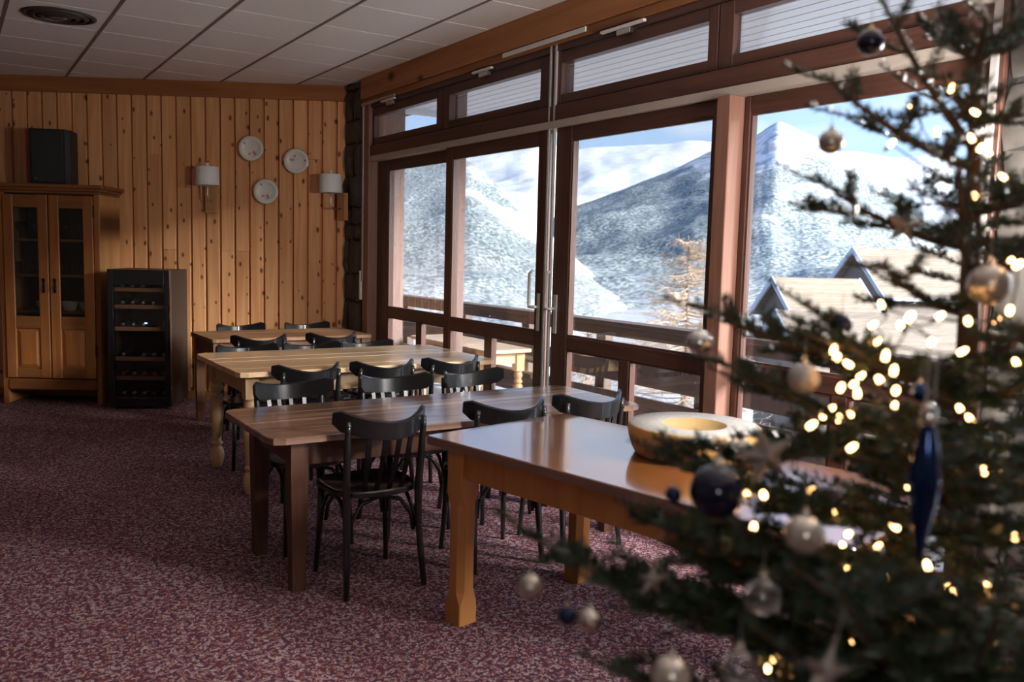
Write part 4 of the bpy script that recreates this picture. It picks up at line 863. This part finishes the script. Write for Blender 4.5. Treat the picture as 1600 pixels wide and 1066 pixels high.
VIS += [((0.581, 0.78, 1.157), (1.246, 0.679, 0.916)), ((0.718, 0.714, 1.153), (1.248, 0.682, 0.959)), ((0.756, 0.719, 1.199), (1.253, 0.689, 1.039)), ((0.862, 0.554, 1.3), (1.26, 0.697, 1.143))]
m, nt, b = newmat('fir_needles'); M['needle'] = m
geo = N(nt, 'ShaderNodeNewGeometry'); nz = N(nt, 'ShaderNodeTexNoise'); nz.inputs['Scale'].default_value = 22; L(nt, geo.outputs['Position'], nz.inputs[0])
rp = N(nt, 'ShaderNodeValToRGB'); rp.color_ramp.elements[0].position = .3; rp.color_ramp.elements[1].position = .7
rp.color_ramp.elements[0].color = (.018, .036, .022, 1); rp.color_ramp.elements[1].color = (.045, .085, .045, 1); L(nt, nz.outputs['Fac'], rp.inputs[0]); L(nt, rp.outputs[0], b.inputs['Base Color'])
b.inputs['Roughness'].default_value = .38; b.inputs['Specular IOR Level'].default_value = .6
M['bark'] = mat('fir_bark', (.16, .085, .05), .85, noise_amt=.4, nscale=40, bump=.8)
M['twig'] = mat('fir_twig', (.13, .08, .045), .8, noise_amt=.3, nscale=60)
xt = thing('christmas_tree', 'tall decorated fir tree with fairy lights at the right foreground', 'tree', (1.20, .62, 0))
XT = Vector((1.20, .62, 0))
def tz(z): return Vector((1.306, .755, 1.883))+(Vector((1.249, .683, .968))-Vector((1.306, .755, 1.883)))*((1.883-z)/.915)
MB().tube([tz(z)-XT for z in (.06, .4, .9, 1.3, 1.6, 1.84)], [.034, .030, .022, .017, .012, .007], 12).build('trunk', M['bark'], xt, 'all')
MB().lathe([(.20, 0), (.21, .02), (.19, .10), (.10, .14), (.045, .20), (.042, .06), (.001, .05)], 28, tuple(tz(.06)-XT-Vector((0, 0, .06))), cap=False).build('stand', M['iron'], xt, 'all')
random.seed(99)
RU = random.uniform
def needles_on(nv, nf, pts, dens, nl, taper=True):
    for a, c in zip(pts, pts[1:]):
        d = c-a; ln = d.length
        if ln < 1e-5: continue
        t = d/ln; up = Vector((0, 0, 1)) if abs(t.z) < .9 else Vector((1, 0, 0)); s = t.cross(up).normalized(); u = s.cross(t)
        for _ in range(max(1, int(ln*dens))):
            p = a+d*random.random(); ph = RU(-.45, PI+.45)
            r = s*math.cos(ph)+u*math.sin(ph)*.85
            q = (t*RU(.35, .75)+r).normalized(); l = nl*RU(.75, 1.15)
            w_ = q.cross(t+Vector((RU(-.3, .3), RU(-.3, .3), RU(-.3, .3)))).normalized()*.0014
            o = len(nv); m_ = p+q*l*.5
            nv += [p, m_+w_, p+q*l, m_-w_]; nf.append((o, o+1, o+2, o+3))
def fir_branch(base, tip, dens=1000, nl=.0145, full=1.0):
    B, T = Vector(base)-XT, Vector(tip)-XT; d = T-B; ln = d.length
    ctrl = B+d*.55+Vector((0, 0, -.10*ln))
    pts = bez(B, ctrl, T, 12); tw = MB(); nv = []; nf = []
    tw.tube(pts, [.0065*(1-i/12)*(.6+ln)+.0016 for i in range(13)], 6)
    needles_on(nv, nf, pts[2:], dens, nl)
    ns = max(6, int(ln/.05*full)); side = 1
    for i in range(ns):
        t = .2+.76*i/(ns-1); side = -side
        k = min(11, int(t*12)); p = pts[k].lerp(pts[k+1], t*12-k); tg = (pts[k+1]-pts[k]).normalized()
        hz = tg.cross(Vector((0, 0, 1))).normalized()*side
        ang = RU(.75, 1.0); dr_ = (tg*math.cos(ang)+hz*math.sin(ang)+Vector((0, 0, RU(-.22, .25)))).normalized()
        sl = (ln*.36*(1-t)+.05)*RU(.7, 1.1)
        sp = bez(p, p+dr_*sl*.5+Vector((0, 0, -.03*sl)), p+dr_*sl+tg*sl*.18+Vector((0, 0, .04*sl)), 5)
        tw.tube(sp, [.0022, .002, .0018, .0016, .0014, .001], 4); needles_on(nv, nf, sp, dens, nl)
        if sl > .09:
            for j in range(int(sl/.03)):
                tt = .3+.6*j/max(1, int(sl/.03)-1) if sl > .12 else .55; kk = min(4, int(tt*5)); q = sp[kk].lerp(sp[kk+1], tt*5-kk); g2 = (sp[kk+1]-sp[kk]).normalized()
                h2 = g2.cross(Vector((0, 0, 1))).normalized()*(1 if j % 2 else -1)
                d2_ = (g2*.65+h2*.75+Vector((0, 0, RU(-.2, .2)))).normalized(); l2 = (sl*.35*(1-tt)+.03)*RU(.8, 1.2)
                e = [q, q+d2_*l2*.5, q+d2_*l2]; tw.tube(e, [.0015, .0013, .001], 3); needles_on(nv, nf, e, dens, nl)
    o = tw.build('branch', M['twig'], xt)
    me = bpy.data.meshes.new('needles'); me.from_pydata([tuple(p) for p in nv], [], nf); me.materials.append(M['needle'])
    nd = place(me, 'needles', o); nd['kind'] = 'stuff'
    return len(nf)
for i, (T, B) in enumerate(VIS): fir_branch(B, T, 1000, .0145 if T[2] > 1.3 else .018, full=.8 if T[2] > 1.45 else 1.1)
for T, B in FILL: fir_branch(B, T, 700, .016)
for k in range(5):   # leader shoots below the topper
    a = k*2*PI/5; q = tz(1.80); fir_branch(q, q+Vector((math.cos(a)*.06, math.sin(a)*.06, .05)), full=.5)
# fairy lights: one string, bulbs as its parts
M['bulb'] = mat('lit_fairy_bulb', (1, .8, .5), .3, emis=(1, .50, .18), es=6)
M['wire'] = mat('dark_green_wire', (.01, .02, .012), .5)
fl = thing('fairy_light_string', 'string of warm white fairy lights wound through the tree', 'lights', tuple(BULBS[0]))
F0 = Vector(BULBS[0]); wpts = []
for a, c in zip(BULBS, BULBS[1:]):
    a, c = Vector(a)-F0, Vector(c)-F0; mid = (a+c)/2+Vector((RU(-.02, .02), RU(-.02, .02), -.25*(a-c).length*RU(.3, .9)))
    inw = (Vector((1.27, .71, 0))-F0-mid); inw.z = 0; mid += inw.normalized()*.05
    wpts += bez(a, mid, c, 5)[:-1]
MB().tube(wpts, .0011, 4).build('wire', M['wire'], fl)
bme = MB().lathe([(.0005, -.006), (.0024, -.0045), (.0033, 0), (.0026, .005), (.0005, .0075)], 10).mesh('bulb', M['bulb'], 'all')
sme = MB().lathe([(.0022, -.012), (.0026, -.004)], 8).mesh('bulb_socket', M['wire'])
for p in BULBS:
    o = place(bme, 'bulb', fl, tuple(Vector(p)-F0)); o.rotation_euler = (RU(-1, 1), RU(-1, 1), 0); place(sme, 'bulb_socket', o)
# ornaments
M['navy'] = mat('navy_gloss_bauble', (.005, .006, .03), .06, metal=.1, coat=.3, noise_amt=.05)
M['navym'] = mat('navy_satin_bauble', (.012, .02, .07), .32, metal=.5, noise_amt=.05)
M['blueg'] = mat('blue_gloss_bauble', (.004, .03, .13), .14, metal=.75, coat=.4, noise_amt=.05)
M['silvm'] = mat('satin_silver_bauble', (.62, .56, .50), .33, metal=.9, noise_amt=.06)
M['silvg'] = mat('mirror_silver_bauble', (.80, .79, .78), .05, metal=1, noise_amt=.03)
M['frost'] = mat('frosted_bauble', (.55, .51, .50), .42, metal=.45, noise_amt=.08, nscale=60)
M['pearl'] = mat('pearl_bauble', (.74, .68, .60), .16, metal=.6, coat=.6, noise_amt=.04)
M['clear'] = glassmat('clear_bauble_glass', (.90, .90, .90), .16, .02)
M['cap'] = mat('bauble_cap', (.70, .66, .58), .25, metal=1)
M['capg'] = mat('gold_bauble_cap', (.75, .52, .22), .25, metal=1)
M['stars'] = mat('weathered_metal_star', (.34, .30, .28), .38, metal=.75, noise_amt=.2, nscale=40)
M['thread'] = mat('hanging_thread', (.35, .33, .3), .7)
G = 'ornaments hanging on the tree'
def bauble(label, p, D, mt, cap='cap', mosaic=False):
    t = thing('bauble', label, 'ornament', p, 0, G); R_ = D/2
    if mosaic:
        mb = MB(); rows = 9
        for i in range(rows):
            a0, a1 = PI*i/rows+.02, PI*(i+1)/rows-.02; n = max(4, int(18*math.sin(PI*(i+.5)/rows)))
            for k in range(n):
                b0, b1 = 2*PI*k/n+.04, 2*PI*(k+1)/n-.04
                mb.add([(R_*math.sin(a)*math.cos(c), R_*math.sin(a)*math.sin(c), R_*math.cos(a)) for a, c in ((a0, b0), (a1, b0), (a1, b1), (a0, b1))], [(0, 1, 2, 3)])
        mb.build('mirror_facets', M['silvg'], t)
        MB().lathe([(.0005, R_*.96)]+[(R_*.96*math.sin(PI*k/12), R_*.96*math.cos(PI*k/12)) for k in range(1, 12)]+[(.0005, -R_*.96)], 20, cap=False).build('ball', M['capg'], t, 'all')
    else:
        MB().lathe([(.0005, R_)]+[(R_*math.sin(PI*k/18), R_*math.cos(PI*k/18)) for k in range(1, 18)]+[(.0005, -R_)], 32, cap=False).build('ball', mt, t, 'all')
    c_ = MB().lathe([(R_*.20, R_*.95), (R_*.21, R_*1.0), (R_*.17, R_*1.22), (.0005, R_*1.24)], 14, cap=False).build('cap', M[cap], t, 'all')
    lp = [(R_*.12*math.cos(2*PI*k/10), 0, R_*1.34+R_*.12*math.sin(2*PI*k/10)) for k in range(11)]
    MB().tube(lp, max(.0006, R_*.025), 5, False).build('loop', M['cap'], c_)
    MB().tube([(0, 0, R_*1.4), (0, 0, R_*1.4+.022)], .0005, 4).build('thread', M['thread'], t)
    return t
def star(label, p, D, mt, ry=0, rz=0, rx=0, thick=.2):
    t = thing('star_ornament', label, 'ornament', p, 0, G); t.rotation_euler = (rx, ry, rz); R_ = D/2
    pts = [((R_ if k % 2 == 0 else R_*.40)*math.sin(PI*k/5), 0, (R_ if k % 2 == 0 else R_*.40)*math.cos(PI*k/5)) for k in range(10)]
    v = pts+[(0, -R_*thick, 0), (0, R_*thick, 0)]
    MB().add(v, [(k, (k+1) % 10, 10) for k in range(10)]+[((k+1) % 10, k, 11) for k in range(10)]).build('star_body', mt, t)
    MB().tube([(0, 0, R_*.98), (0, 0, R_+.004)], .002, 6).build('hook', M['cap'], t); MB().tube([(0, 0, R_+.003), (0, 0, R_+.03)], .0006, 4).build('thread', M['thread'], t)
    return t
bauble('small glossy navy bauble near the top of the tree', (1.06, .761, 1.796), .0349, M['navy'], 'capg')
bauble('satin champagne bauble hanging before the snowy peak', (.976, .75, 1.655), .0321, M['silvm'])
star('grey metal star hanging in front of the chalet roof', (1.073, .699, 1.55), .060, M['stars'], rz=-.6, ry=.15)
star('small grey star seen almost edge on below the champagne bauble', (1.0, .725, 1.573), .050, M['stars'], rz=.75, ry=.3)
bauble('mirror silver bauble at tip of the long middle left branch', (.809, .803, 1.392), .0331, M['silvg'])
bauble('small satin blue bauble before the chalet roofs', (.98, .719, 1.418), .0273, M['navym'])
bauble('frosted grey bauble above the cheese wheel', (0.858, 0.678, 1.36), 0.0369, M['frost'])
bauble('large satin silver bauble beside the trunk at right', (1.053, .571, 1.477), .0488, M['silvm'])
bauble('largest navy mirror bauble in front of the oak table edge', (0.693, 0.652, 1.249), 0.0586, M['navy'], 'cap')
bauble('tiny dark bauble left of the largest navy one', (0.66, 0.684, 1.242), 0.0182, M['navym'])
star('large grey star right of the cheese wheel', (0.729, 0.62, 1.29), 0.0748, M['stars'], rz=-.35, ry=-.25)
bauble('pearly ball glowing gold under the blue table reflection', (0.716, 0.553, 1.226), 0.0402, M['pearl'])
bauble('satin silver bauble at far left tip of lowest branch', (0.528, 0.762, 1.137), 0.0270, M['silvm'])
bauble('small matt navy bauble under the lowest left branch', (0.549, 0.721, 1.114), 0.0205, M['navym'], 'capg')
bauble('mosaic mirror ball with golden glints under lowest left branch', (0.558, 0.694, 1.117), 0.0279, None, mosaic=True)
star('small bronze grey star hanging over the carpet', (0.618, 0.665, 1.159), 0.0396, M['stars'], rz=-.3, ry=.1)
bauble('clear glass ball hanging low in the middle of the tree', (0.657, 0.552, 1.174), 0.0383, M['clear'])
bauble('clear glass ball at the bottom edge below the other glass ball', (0.604, 0.53, 1.123), 0.0376, M['clear'])
bauble('pearly ball cut by the bottom edge of the picture', (0.558, 0.57, 1.111), 0.0368, M['pearl'])
star('large grey star cut by the bottom edge of the picture', (0.613, 0.444, 1.154), 0.0574, M['stars'], rz=-.2, ry=.3)
bauble('small bright blue bauble behind the long blue drop', (0.886, 0.546, 1.361), 0.0201, M['blueg'])
star('pale metal star topper at the tip of the trunk', (1.307, .756, 1.885), .06, M['silvm'], rz=-.6)
dp = thing('drop_ornament', 'long glossy blue glass drop with silver cap on a ribbon', 'ornament', (0.802, 0.483, 1.285), 0, G)
dp.scale = (.87, .87, .87)
MB().lathe([(.0005, -.092), (.004, -.085), (.007, -.065), (.0155, -.02), (.0172, .005), (.015, .03), (.009, .06), (.006, .072), (.0005, .073)], 24, cap=False).build('drop_body', M['blueg'], dp, 'all')
MB().lathe([(.0085, .066), (.0095, .070), (.008, .088), (.003, .092)], 16).build('cap', M['silvg'], dp, 'all')
for sx in (-1, 1): MB().box(sx*.008-.002, sx*.008+.002, -.0004, .0004, .085, .15).build('ribbon', M['thread'], dp)
